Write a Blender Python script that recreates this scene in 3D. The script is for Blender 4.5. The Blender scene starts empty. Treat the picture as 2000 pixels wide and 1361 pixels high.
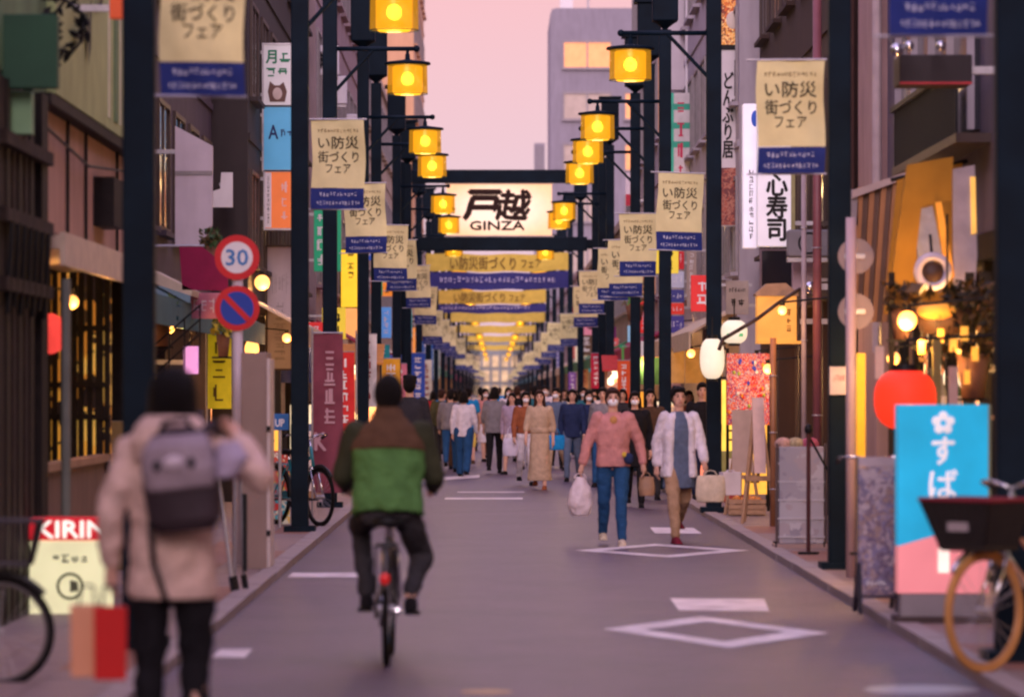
import bpy, bmesh, math, random
from mathutils import Vector, Matrix
R = math.radians
random.seed(7)
scene = bpy.context.scene
C = scene.collection

# ---------------------------------------------------------------- camera
# pixel frame of the 2000x1361 photograph: f = 8000 px, street vanishing point (968, 762)
F, VX, VY, EYE = 8000.0, 968.0, 762.0, 1.6
cam_d = bpy.data.cameras.new('camera'); cam = bpy.data.objects.new('camera', cam_d); C.objects.link(cam)
cam.location = (0, 0, EYE); cam.rotation_euler = (R(90), 0, 0)
cam_d.sensor_width = 36; cam_d.lens = F / 2000 * 36
cam_d.shift_x = (1000 - VX) / 2000; cam_d.shift_y = (VY - 680.5) / 2000
cam_d.clip_start = 0.5; cam_d.clip_end = 3000
cam_d.dof.use_dof = True; cam_d.dof.focus_distance = 58; cam_d.dof.aperture_fstop = 2.5
scene.camera = cam

# ---------------------------------------------------------------- world: pink dusk sky
world = bpy.data.worlds.new('World'); scene.world = world; world.use_nodes = True
SUN_EL, SUN_AZ = 22, 183          # sunset glow behind the camera
nt = world.node_tree; nt.nodes.clear()
wo = nt.nodes.new('ShaderNodeOutputWorld'); bg = nt.nodes.new('ShaderNodeBackground')
sky = nt.nodes.new('ShaderNodeTexSky'); sky.sky_type = 'NISHITA'; sky.sun_disc = False
sky.sun_elevation = R(SUN_EL); sky.sun_rotation = R(SUN_AZ); sky.dust_density = 3
tc = nt.nodes.new('ShaderNodeTexCoord'); sep = nt.nodes.new('ShaderNodeSeparateXYZ')
rmp = nt.nodes.new('ShaderNodeValToRGB')
el = rmp.color_ramp.elements
el[0].position = 0.0; el[0].color = (.76, .50, .62, 1)
el[1].position = 1.0; el[1].color = (1.06, .84, 1.55, 1)
for p, c in ((.05, (.77, .525, .60, 1)), (.095, (.85, .47, .51, 1)), (.25, (.96, .66, .86, 1))):
    e = el.new(p); e.color = c
add = nt.nodes.new('ShaderNodeMix'); add.data_type = 'RGBA'; add.blend_type = 'ADD'
sc_ = nt.nodes.new('ShaderNodeVectorMath'); sc_.operation = 'SCALE'; sc_.inputs['Scale'].default_value = 0.010
add.inputs['Factor'].default_value = 1
nt.links.new(tc.outputs['Generated'], sep.inputs[0]); nt.links.new(sep.outputs['Z'], rmp.inputs[0])
nt.links.new(sky.outputs[0], sc_.inputs[0])
nt.links.new(rmp.outputs[0], add.inputs[6]); nt.links.new(sc_.outputs[0], add.inputs[7])
nt.links.new(add.outputs[2], bg.inputs[0]); nt.links.new(bg.outputs[0], wo.inputs[0])
bg.inputs[1].default_value = 0.58
sun_d = bpy.data.lights.new('sun', 'SUN'); sun_d.energy = 1.05; sun_d.angle = R(25); sun_d.color = (1, .76, .86)
sun = bpy.data.objects.new('sun', sun_d); C.objects.link(sun)
sun.rotation_euler = (R(90 - SUN_EL), 0, R(180 - SUN_AZ) )
scene.view_settings.view_transform = 'Standard'; scene.view_settings.look = 'None'
scene.view_settings.exposure = 0.90; scene.view_settings.gamma = 1; scene.view_settings.use_curve_mapping = False
scene.cycles.use_denoising = True; scene.cycles.pixel_filter_type = 'BLACKMAN_HARRIS'; scene.cycles.filter_width = 2.3
scene.cycles.max_bounces = 6; scene.cycles.sample_clamp_indirect = 4; scene.cycles.caustics_reflective = False; scene.cycles.caustics_refractive = False

def X(px, Y): return (px - VX) * Y / F
def Z(py, Y): return EYE - (py - VY) * Y / F
def GY(py): return EYE * F / (py - VY)

# ---------------------------------------------------------------- materials
MATS = {}
def M(name, col, rough=.6, var=.12, scale=6, bump=0, metal=0, emit=0, ecol=None, spec=.28, bscale=None, wear=0, coat=0):
    if name in MATS: return MATS[name]
    m = bpy.data.materials.new(name); m.use_nodes = True; n = m.node_tree; MATS[name] = m
    b = n.nodes['Principled BSDF']
    b.inputs['Roughness'].default_value = rough; b.inputs['Metallic'].default_value = metal
    b.inputs['Specular IOR Level'].default_value = spec
    if coat: b.inputs['Coat Weight'].default_value = coat
    t = n.nodes.new('ShaderNodeTexCoord')
    no = n.nodes.new('ShaderNodeTexNoise'); no.inputs['Scale'].default_value = scale; no.inputs['Detail'].default_value = 5
    n.links.new(t.outputs['Object'], no.inputs['Vector'])
    rp = n.nodes.new('ShaderNodeValToRGB')
    rp.color_ramp.elements[0].position = .3; rp.color_ramp.elements[1].position = .7
    rp.color_ramp.elements[0].color = (*[max(0, c * (1 - var)) for c in col], 1)
    rp.color_ramp.elements[1].color = (*[min(1, c * (1 + var)) for c in col], 1)
    n.links.new(no.outputs['Fac'], rp.inputs[0])
    out = rp.outputs[0]
    if wear:      # streaks and grime with a shape of their own
        w = n.nodes.new('ShaderNodeTexNoise'); w.inputs['Scale'].default_value = 1.7; w.inputs['Detail'].default_value = 7
        mp = n.nodes.new('ShaderNodeMapping'); mp.inputs['Scale'].default_value = (2.4, 2.4, .5)
        n.links.new(t.outputs['Object'], mp.inputs[0]); n.links.new(mp.outputs[0], w.inputs[0])
        r2 = n.nodes.new('ShaderNodeValToRGB'); r2.color_ramp.elements[0].position = .42; r2.color_ramp.elements[1].position = .66
        n.links.new(w.outputs['Fac'], r2.inputs[0])
        mx = n.nodes.new('ShaderNodeMix'); mx.data_type = 'RGBA'
        sc = n.nodes.new('ShaderNodeMath'); sc.operation = 'MULTIPLY'; sc.inputs[1].default_value = wear
        n.links.new(r2.outputs[0], sc.inputs[0]); n.links.new(sc.outputs[0], mx.inputs['Factor'])
        n.links.new(out, mx.inputs[6]); mx.inputs[7].default_value = (col[0] * .45, col[1] * .42, col[2] * .4, 1)
        out = mx.outputs[2]
    n.links.new(out, b.inputs['Base Color'])
    if bump:
        b2 = n.nodes.new('ShaderNodeTexNoise'); b2.inputs['Scale'].default_value = bscale or scale * 6; b2.inputs['Detail'].default_value = 4
        n.links.new(t.outputs['Object'], b2.inputs['Vector'])
        bp = n.nodes.new('ShaderNodeBump'); bp.inputs['Strength'].default_value = bump; bp.inputs['Distance'].default_value = .02
        n.links.new(b2.outputs['Fac'], bp.inputs['Height']); n.links.new(bp.outputs[0], b.inputs['Normal'])
    if emit:
        b.inputs['Emission Strength'].default_value = emit
        if ecol: b.inputs['Emission Color'].default_value = (*ecol, 1)
        else: n.links.new(out, b.inputs['Emission Color'])
    return m
def stripes(name, a, c2, scale, axis='X', rough=.8):
    if name in MATS: return MATS[name]
    m = M(name, a, rough, .08); n = m.node_tree; b = n.nodes['Principled BSDF']
    t = n.nodes.new('ShaderNodeTexCoord'); w = n.nodes.new('ShaderNodeTexWave'); w.bands_direction = axis
    w.inputs['Scale'].default_value = scale; w.inputs['Distortion'].default_value = .4
    n.links.new(t.outputs['Object'], w.inputs[0])
    mx = n.nodes.new('ShaderNodeMix'); mx.data_type = 'RGBA'
    r = n.nodes.new('ShaderNodeValToRGB'); r.color_ramp.elements[0].position = .46; r.color_ramp.elements[1].position = .54
    n.links.new(w.outputs['Fac'], r.inputs[0]); n.links.new(r.outputs[0], mx.inputs['Factor'])
    mx.inputs[6].default_value = (*a, 1); mx.inputs[7].default_value = (*c2, 1)
    n.links.new(mx.outputs[2], b.inputs['Base Color']); return m
def patches(name, cols, scale=3, rough=.6, emit=0):
    """printed photographs / goods: blotches of several colours"""
    if name in MATS: return MATS[name]
    m = M(name, cols[0], rough, .05); n = m.node_tree; b = n.nodes['Principled BSDF']
    t = n.nodes.new('ShaderNodeTexCoord'); v = n.nodes.new('ShaderNodeTexVoronoi'); v.inputs['Scale'].default_value = scale
    v.inputs['Randomness'].default_value = 1
    no = n.nodes.new('ShaderNodeTexNoise'); no.inputs['Scale'].default_value = scale * 1.3; no.inputs['Detail'].default_value = 3
    mv = n.nodes.new('ShaderNodeVectorMath'); mv.operation = 'ADD'
    n.links.new(t.outputs['Object'], mv.inputs[0]); n.links.new(no.outputs['Color'], mv.inputs[1]); n.links.new(t.outputs['Object'], no.inputs[0])
    n.links.new(mv.outputs[0], v.inputs[0])
    s = n.nodes.new('ShaderNodeSeparateColor'); n.links.new(v.outputs['Color'], s.inputs[0])
    r = n.nodes.new('ShaderNodeValToRGB'); r.color_ramp.interpolation = 'CONSTANT'
    e = r.color_ramp.elements; e[0].color = (*cols[0], 1); e[1].position = .999; e[1].color = (*cols[-1], 1)
    for i, c in enumerate(cols[1:], 1):
        q = e.new(i / len(cols)); q.color = (*c, 1)
    n.links.new(s.outputs[0], r.inputs[0]); n.links.new(r.outputs[0], b.inputs['Base Color'])
    if emit: n.links.new(r.outputs[0], b.inputs['Emission Color']); b.inputs['Emission Strength'].default_value = emit
    return m
def glassy(name, col, emit, clear):
    if name in MATS: return MATS[name]
    m = bpy.data.materials.new(name); m.use_nodes = True; n = m.node_tree; n.nodes.clear(); MATS[name] = m
    o = n.nodes.new('ShaderNodeOutputMaterial'); tr = n.nodes.new('ShaderNodeBsdfTransparent'); tr.inputs[0].default_value = (1, .9, .6, 1)
    em = n.nodes.new('ShaderNodeEmission'); em.inputs[0].default_value = (*col, 1); em.inputs[1].default_value = emit
    gl = n.nodes.new('ShaderNodeBsdfGlossy'); gl.inputs['Roughness'].default_value = .15; gl.inputs[0].default_value = (.6, .6, .6, 1)
    ad = n.nodes.new('ShaderNodeAddShader'); mx = n.nodes.new('ShaderNodeMixShader'); mx.inputs[0].default_value = clear
    m2 = n.nodes.new('ShaderNodeMixShader'); m2.inputs[0].default_value = .06
    n.links.new(em.outputs[0], mx.inputs[1]); n.links.new(tr.outputs[0], mx.inputs[2])
    n.links.new(mx.outputs[0], m2.inputs[1]); n.links.new(gl.outputs[0], m2.inputs[2]); n.links.new(m2.outputs[0], o.inputs[0])
    return m

navy = M('post_paint', (.0028, .0095, .0175), .6, .3, 3, .05, spec=.10)
steel = M('galvanised_steel', (.42, .40, .42), .4, .12, 20, metal=.6)
black = M('black_plastic', (.008, .008, .009), .5, spec=.2)
ink = M('black_ink', (.015, .012, .012), .7)
ink_brown = M('brown_ink', (.16, .09, .02), .7)
white = M('white_board', (.80, .76, .78), .5, .06, 3, wear=.15)
white_ink = M('white_ink', (.80, .78, .80), .6)
chrome = M('chrome', (.6, .6, .62), .2, metal=1)
rubber = M('tyre_rubber', (.008, .007, .007), .8, .2, 30, spec=.12)
wood_dark = M('dark_timber', (.009, .006, .005), .7, .5, 9, .2, spec=.25)
wood = M('pale_timber', (.36, .22, .13), .6, .2, 9, .15)
skin_m = M('skin', (.58, .33, .24), .5, .08, 14)
hair_m = M('black_hair', (.008, .006, .0055), .6, .4, 60, .6, spec=.12)
hair_b = M('brown_hair', (.040, .016, .010), .6, .4, 60, .6, spec=.15)

# ---------------------------------------------------------------- mesh builder
class MB:
    def __init__(s): s.v = []; s.f = []; s.m = Matrix.Identity(4)
    def add(s, vs, fs):
        o = len(s.v); s.v += [tuple(s.m @ Vector(v)) for v in vs]; s.f += [tuple(i + o for i in f) for f in fs]; return s
    def box(s, c, d, rz=0, rx=0, ry=0, taper=1.0):
        hx, hy, hz = d[0] / 2, d[1] / 2, d[2] / 2
        m = Matrix.Translation(c) @ Matrix.Rotation(rz, 4, 'Z') @ Matrix.Rotation(ry, 4, 'Y') @ Matrix.Rotation(rx, 4, 'X')
        vs = [m @ Vector((x * hx * (taper if z < 0 else 1), y * hy * (taper if z < 0 else 1), z * hz)) for z in (-1, 1) for y in (-1, 1) for x in (-1, 1)]
        return s.add(vs, [(0, 2, 3, 1), (4, 5, 7, 6), (0, 1, 5, 4), (2, 6, 7, 3), (0, 4, 6, 2), (1, 3, 7, 5)])
    def bb(s, x0, x1, y0, y1, z0, z1):
        return s.box(((x0 + x1) / 2, (y0 + y1) / 2, (z0 + z1) / 2), (abs(x1 - x0), abs(y1 - y0), abs(z1 - z0)))
    def cyl(s, p0, p1, r0, r1=None, n=12, cap=True):
        p0 = Vector(p0); p1 = Vector(p1); r1 = r0 if r1 is None else r1
        d = (p1 - p0).normalized(); u = d.orthogonal().normalized(); w = d.cross(u)
        vs = []
        for p, r in ((p0, r0), (p1, r1)):
            for i in range(n):
                a = 2 * math.pi * i / n; vs.append(p + u * (r * math.cos(a)) + w * (r * math.sin(a)))
        fs = [(i, (i + 1) % n, n + (i + 1) % n, n + i) for i in range(n)]
        if cap: fs += [tuple(range(n - 1, -1, -1)), tuple(range(n, 2 * n))]
        return s.add(vs, fs)
    def path(s, pts, r, n=8):
        for a, b in zip(pts, pts[1:]): s.cyl(a, b, r, n=n)
        for p in pts[1:-1]: s.ell(p, (r, r, r), 8, 5)
        return s
    def ell(s, c, r, n=14, k=8, m=None):
        vs = []; c = Vector(c)
        for j in range(k + 1):
            t = math.pi * j / k
            for i in range(n):
                a = 2 * math.pi * i / n
                v = Vector((r[0] * math.sin(t) * math.cos(a), r[1] * math.sin(t) * math.sin(a), r[2] * math.cos(t)))
                vs.append(c + (m @ v if m else v))
        fs = [(j * n + i, (j + 1) * n + i, (j + 1) * n + (i + 1) % n, j * n + (i + 1) % n) for j in range(k) for i in range(n)]
        return s.add(vs, fs)
    def lathe(s, prof, c=(0, 0, 0), n=20):
        vs = [(c[0] + r * math.cos(2 * math.pi * i / n), c[1] + r * math.sin(2 * math.pi * i / n), c[2] + z) for r, z in prof for i in range(n)]
        fs = [(j * n + i, j * n + (i + 1) % n, (j + 1) * n + (i + 1) % n, (j + 1) * n + i) for j in range(len(prof) - 1) for i in range(n)]
        return s.add(vs, fs)
    def torus(s, c, R_, r, axis='X', n=36, k=8, a0=0, a1=2 * math.pi):
        full = abs(a1 - a0 - 2 * math.pi) < 1e-6; N = n if full else n + 1; vs = []
        for i in range(N):
            a = a0 + (a1 - a0) * i / n
            for j in range(k):
                b = 2 * math.pi * j / k; rr = R_ + r * math.cos(b)
                p, q, w = rr * math.cos(a), rr * math.sin(a), r * math.sin(b)
                v = {'X': (w, p, q), 'Y': (p, w, q), 'Z': (p, q, w)}[axis]
                vs.append((c[0] + v[0], c[1] + v[1], c[2] + v[2]))
        fs = [(i * k + j, ((i + 1) % N) * k + j, ((i + 1) % N) * k + (j + 1) % k, i * k + (j + 1) % k) for i in range(n) for j in range(k)]
        return s.add(vs, fs)
    def prism(s, poly, y0, y1):
        """polygon in XZ, thickness along Y"""
        n = len(poly); vs = [(p[0], y0, p[1]) for p in poly] + [(p[0], y1, p[1]) for p in poly]
        return s.add(vs, [tuple(range(n)), tuple(range(2 * n - 1, n - 1, -1))] + [(i, n + i, n + (i + 1) % n, (i + 1) % n) for i in range(n)])
    def flat(s, poly, z):
        return s.add([(p[0], p[1], z) for p in poly], [tuple(range(len(poly)))])
    def cap(s, p0, p1, r0, r1, n=12):
        """round-ended tapered limb"""
        p0 = Vector(p0); p1 = Vector(p1); d = (p1 - p0)
        L = d.length; d = d / L if L > 1e-6 else Vector((0, 0, -1)); u = d.orthogonal().normalized(); w = d.cross(u)
        rows = [(p0 - d * r0 * math.cos(t), r0 * math.sin(t)) for t in (0.15, .5, .9, 1.3)] + \
               [(p0.lerp(p1, q), r0 + (r1 - r0) * q) for q in (0, .33, .66, 1)] + [(p1 + d * r1 * math.cos(t), r1 * math.sin(t)) for t in (1.3, .9, .5, .15)]
        vs = []
        for p, r in rows:
            for i in range(n):
                a = 2 * math.pi * i / n; vs.append(p + u * (r * math.cos(a)) + w * (r * math.sin(a)))
        k = len(rows)
        fs = [(j * n + i, j * n + (i + 1) % n, (j + 1) * n + (i + 1) % n, (j + 1) * n + i) for j in range(k - 1) for i in range(n)]
        return s.add(vs, fs + [tuple(range(n - 1, -1, -1)), tuple(range((k - 1) * n, k * n))])
    def loft(s, rings, n=20):
        """closed loft of rings (cx, cy, z, rx, ry)"""
        vs = []
        for cx, cy, z, rx, ry in rings:
            for i in range(n):
                a = 2 * math.pi * i / n; vs.append((cx + rx * math.cos(a), cy + ry * math.sin(a), z))
        k = len(rings)
        fs = [(j * n + i, j * n + (i + 1) % n, (j + 1) * n + (i + 1) % n, (j + 1) * n + i) for j in range(k - 1) for i in range(n)]
        return s.add(vs, fs + [tuple(range(n - 1, -1, -1)), tuple(range((k - 1) * n, k * n))])
    def mesh(s, name, mat, smooth=False):
        me = bpy.data.meshes.new(name); me.from_pydata(s.v, [], s.f); me.update()
        b = bmesh.new(); b.from_mesh(me); bmesh.ops.recalc_face_normals(b, faces=b.faces); b.to_mesh(me); b.free()
        if smooth: me.polygons.foreach_set('use_smooth', [True] * len(me.polygons))
        if mat: me.materials.append(mat)
        return me
    def build(s, name, mat, parent=None, smooth=False, bevel=0):
        me = s.mesh(name, mat, smooth); o = bpy.data.objects.new(name, me); C.objects.link(o)
        if parent: o.parent = parent
        if bevel:
            bv = o.modifiers.new('bevel', 'BEVEL'); bv.width = bevel; bv.segments = 2; bv.limit_method = 'ANGLE'
        return o
def tag(o, label=None, cat=None, group=None, kind=None):
    for k, v in (('label', label), ('category', cat), ('group', group), ('kind', kind)):
        if v: o[k] = v
    return o
def thing(name, label, cat, loc=(0, 0, 0), rz=0, group=None):
    o = bpy.data.objects.new(name, None); C.objects.link(o); o.empty_display_size = .1
    o.location = loc; o.rotation_euler = (0, 0, rz); return tag(o, label, cat, group)
KIDS = {}
def copy_tree(o, parent=None):
    c = o.copy(); C.objects.link(c); c.parent = parent
    for ch in list(o.children): copy_tree(ch, c)
    return c

# ---------------------------------------------------------------- lettering
TXT = {}
def text_mesh(body, bold=0.0, spacing=1.0, line=1.0):
    k = (body, bold, spacing, line)
    if k in TXT: return TXT[k]
    c = bpy.data.curves.new('text', 'FONT'); c.body = body; c.align_x = 'CENTER'; c.align_y = 'CENTER'
    c.resolution_u = 2; c.offset = bold; c.space_character = spacing; c.space_line = line
    o = bpy.data.objects.new('text', c); C.objects.link(o)
    bpy.context.view_layer.update()
    me = bpy.data.meshes.new_from_object(o); bpy.data.objects.remove(o)
    vs = [tuple(v.co) for v in me.vertices]; fs = [tuple(p.vertices) for p in me.polygons]
    if not vs: vs, fs = [(0, 0, 0), (1, 0, 0), (0, 1, 0)], [(0, 1, 2)]
    x0, x1 = min(v[0] for v in vs), max(v[0] for v in vs); y0, y1 = min(v[1] for v in vs), max(v[1] for v in vs)
    TXT[k] = ([((v[0] - (x0 + x1) / 2) / (x1 - x0), (v[1] - (y0 + y1) / 2) / (y1 - y0)) for v in vs], fs, (x1 - x0) / (y1 - y0)); return TXT[k]
def put_text(mb, body, cx, cz, w, h, y, bold=0.0, spacing=1.0, line=1.0, curve=None, keep=False):
    nl = body.count('\n') + 1; em = h / nl * bold * 1.1
    for q, (dx, dz) in enumerate(((0, 0),) if not bold else ((-em, 0), (em, 0), (0, em), (0, -em))): _text(mb, body, cx + dx, cz + dz, w, h, y - .0003 * q, spacing, line, curve, keep)
    return mb
SHEAR = [0]
def _text(mb, body, cx, cz, w, h, y, spacing, line, curve, keep):
    """lettering in the XZ plane facing -Y, stretched to w x h; curve(x)->y follows a hanging cloth"""
    vs, fs, asp = text_mesh(body, 0.0, spacing, line)
    if keep:
        if w / h > asp: w = h * asp
        else: h = w / asp
    mb.add([(cx + a * w + SHEAR[0] * b * h + (.03 * w * math.sin(7 * b + 3 * a) if SHEAR[0] else 0), y + (curve(cx + a * w, cz + b * h) if curve else 0), cz + b * h) for a, b in vs], fs); return mb
def marks(mb, cx, cz, w, h, y, n, seed=1, vertical=False, curve=None, fat=.13):
    """rows of small strokes, for print too small to read in the photograph"""
    r = random.Random(seed); cw = (h if vertical else w) / n
    for i in range(n):
        gx, gz = (cx, cz + h / 2 - cw * (i + .5)) if vertical else (cx - w / 2 + cw * (i + .5), cz)
        bw = (w if vertical else cw) * .82; bh = (cw if vertical else h) * .82
        t = min(bw, bh) * fat
        for k in range(r.choice((3, 4, 4, 5))):
            if r.random() < .55:
                zz = gz + (r.random() - .5) * bh; l = bw * (.5 + .5 * r.random()); q = (gx - l / 2, gx + l / 2, zz - t / 2, zz + t / 2)
            else:
                xx = gx + (r.random() - .5) * bw * .8; l = bh * (.5 + .5 * r.random()); q = (xx - t / 2, xx + t / 2, gz - l / 2, gz + l / 2)
            yy = [y + .0004 * k + (curve(a, gz) if curve else 0) for a in (q[0], q[1])]
            mb.add([(q[0], yy[0], q[2]), (q[1], yy[1], q[2]), (q[1], yy[1], q[3]), (q[0], yy[0], q[3])], [(0, 1, 2, 3)])
    return mb

# ================================================================ SETTING
def struct(name, mb, mat, parent=None):
    o = mb.build(name, mat, parent)
    if not parent: o['kind'] = 'structure'
    return o
asphalt = M('asphalt', (.070, .040, .072), .41, .26, .8, .6, bscale=90, wear=.45, spec=.5)
KL, KR = -1.85, 2.64
def kr(y): return 2.58 + (y - 22) * .0038 if y < 60 else 2.72
struct('ground', MB().flat([(-400, -60), (400, -60), (400, 1500), (-400, 1500)], -.01), M('ground_concrete', (.2, .18, .18), .8))
struct('road', MB().flat([(KL, -20), (KR, -20), (KR, 680), (KL, 680)], 0), asphalt)
pave = M('pavement_concrete', (.25, .185, .175), .55, .14, 2.2, .25, bscale=40, wear=.3)
pave_red = M('pavement_brick_red', (.26, .12, .085), .55, .16, 3, .25, bscale=40, wear=.25)
kerb_m = M('kerb_stone', (.30, .25, .25), .6, .12, 6, .2, wear=.25)
PL = struct('pavement_left', MB().bb(-8, KL - .16, 10, 680, -.2, .05), pave)
PR = struct('pavement_right', MB().bb(KR + .16, 9, 10, 680, -.2, .05), pave)
KLo = struct('kerb_left', MB().bb(KL - .16, KL, 10, 12, -.2, .045), kerb_m)
KRo = struct('kerb_right', MB().bb(KR, KR + .16, 10, 12, -.2, .045), kerb_m)
ks_l = MB().bb(-.078, .078, -.495, .495, -.1, .066).mesh('kerb_stone', kerb_m)
for i in range(70):     # single kerb stones along the road
    for par, x in ((KLo, KL - .08), (KRo, KR + .08)):
        o = bpy.data.objects.new('kerb_stone', ks_l); C.objects.link(o); o.parent = par
        o.location = (x + random.uniform(-.004, .004), 20 + i, random.uniform(-.003, .003))
slab = MB().bb(-.197, .197, -.297, .297, -.03, .0).mesh('paving_slab', pave)
slab_r = MB().bb(-.197, .197, -.297, .297, -.03, .0).mesh('paving_slab', pave_red)
for par, xs in ((PL, (-2.22, -2.62, -3.02)), (PR, (3.01, 3.41, 3.81))):
    for c, x in enumerate(xs):
        for i in range(48):
            o = bpy.data.objects.new('paving_slab', slab_r if (c == 0 and (i // 4) % 3 == 1) or (c == 1 and 22 < i < 36) else slab); C.objects.link(o); o.parent = par
            o.location = (x, 20.5 + i * .6, .058 + random.uniform(-.0015, .0015))

# painted road markings (each 4 mm over the asphalt)
paint = M('road_paint', (.74, .68, .70), .55, .12, 30, .3, wear=.62)
def marking(name, polys, label):
    mb = MB()
    for p in polys: mb.flat(p, .004)
    o = mb.build(name, paint); tag(o, label, 'road marking', kind='structure'); return o
def diamond(cx, cy, hw, hl, t, sk=0.0):
    o = [(cx - hw, cy + sk), (cx, cy - hl), (cx + hw, cy - sk), (cx, cy + hl)]
    f = 1 - t
    i = [(cx + (a - cx) * f, cy + (b - cy) * f) for a, b in o]
    return [[o[k], o[(k + 1) % 4], i[(k + 1) % 4], i[k]] for k in range(4)]
marking('diamond_marking', diamond(1.455, 27.2, .74, 1.78, .38, .22), 'white diamond outline painted on the near right half of the road')
marking('diamond_marking', diamond(1.66, 40.9, .87, 1.75, .32), 'white diamond outline on the road under the masked walker in jeans')
marking('bar_marking', [[(1.33, 29.75), (1.98, 29.65), (2.06, 31.4), (1.34, 31.5)]], 'short wide white bar painted just beyond the near diamond')
marking('bar_marking', [[(-1.78, 35.0), (-1.1, 35.0), (-1.1, 35.9), (-1.78, 35.9)]], 'white bar on the left road edge beside the cyclist')
marking('bar_marking', [[(-1.70, 24.5), (-1.50, 24.5), (-1.50, 25.3), (-1.70, 25.3)]], 'small worn white patch at the near left road edge')
marking('bar_marking', [[(1.78, 45.8), (2.3, 45.6), (2.3, 47.6), (1.80, 47.8)]], 'white bar behind the second diamond near right kerb')
marking('bar_marking', [[(-.75, 60.0), (.40, 60.0), (.40, 61.0), (-.75, 61.0)], [(-.6, 64), (.45, 64), (.45, 64.6), (-.6, 64.6)]], 'pair of white stop bars in mid road beneath the crowd')
marking('bar_marking', [[(-1.2, 72), (-.3, 75.0), (-.3, 77.5), (-1.4, 74)]], 'pale curved line on the left road at the crowd')
# manhole and a steel drain plate at the near edge
o = MB().lathe([(0, .006), (.30, .006), (.31, .0)], (2.28, 21.9, 0), 28).build('drain_cover', M('cast_iron_pale', (.34, .36, .40), .35, .25, 30, .4, metal=.5))
tag(o, 'pale round steel drain cover near the bottom right kerb', 'drain cover')
o = MB().lathe([(0, .006), (.13, .006), (.14, .0)], (-.05, 21.75, 0), 24).build('valve_cover', M('brass_worn', (.42, .28, .14), .45, .25, 30, .4, metal=.4))
tag(o, 'small round ochre valve cover at the bottom of the road', 'valve cover')

# ================================================================ BUILDINGS
lit_warm = patches('lit_shop_warm', ((.9, .45, .12), (.35, .10, .03), (.95, .60, .25), (.08, .04, .03), (.8, .28, .10), (.9, .7, .45), (.2, .08, .05)), 2.6, emit=1.7)
lit_white = patches('lit_shop_white', ((.9, .75, .55), (.25, .2, .25), (.85, .6, .45), (.1, .12, .2), (.9, .8, .7), (.6, .15, .12), (.3, .35, .3)), 3, emit=1.1)
orange_glow = M('window_orange_glow', (.7, .32, .14), .5, .2, 2, emit=.42, ecol=(1, .34, .11))  # orange emission, standing in for sunset reflected in the tall block's panes
dark_glass = M('dark_glass', (.03, .03, .04), .12, .2, 2, spec=.8)
frame_m = M('window_frame', (.28, .25, .25), .45)
frame_br = M('window_frame_brown', (.07, .045, .035), .45)
shut_m = M('shutter_metal', (.45, .41, .43), .45, .1, 4, wear=.3, metal=.2)
goods = [patches('goods_%d' % i, c, 5, emit=.12) for i, c in enumerate([
    ((.6, .08, .06), (.8, .5, .1), (.7, .66, .6), (.08, .12, .4), (.5, .1, .3), (.8, .3, .05)),
    ((.75, .55, .15), (.6, .2, .1), (.2, .35, .15), (.75, .7, .65), (.1, .1, .12), (.7, .35, .3)),
    ((.2, .25, .5), (.7, .1, .1), (.75, .7, .7), (.7, .6, .2), (.1, .3, .3), (.6, .25, .4))])]
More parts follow.
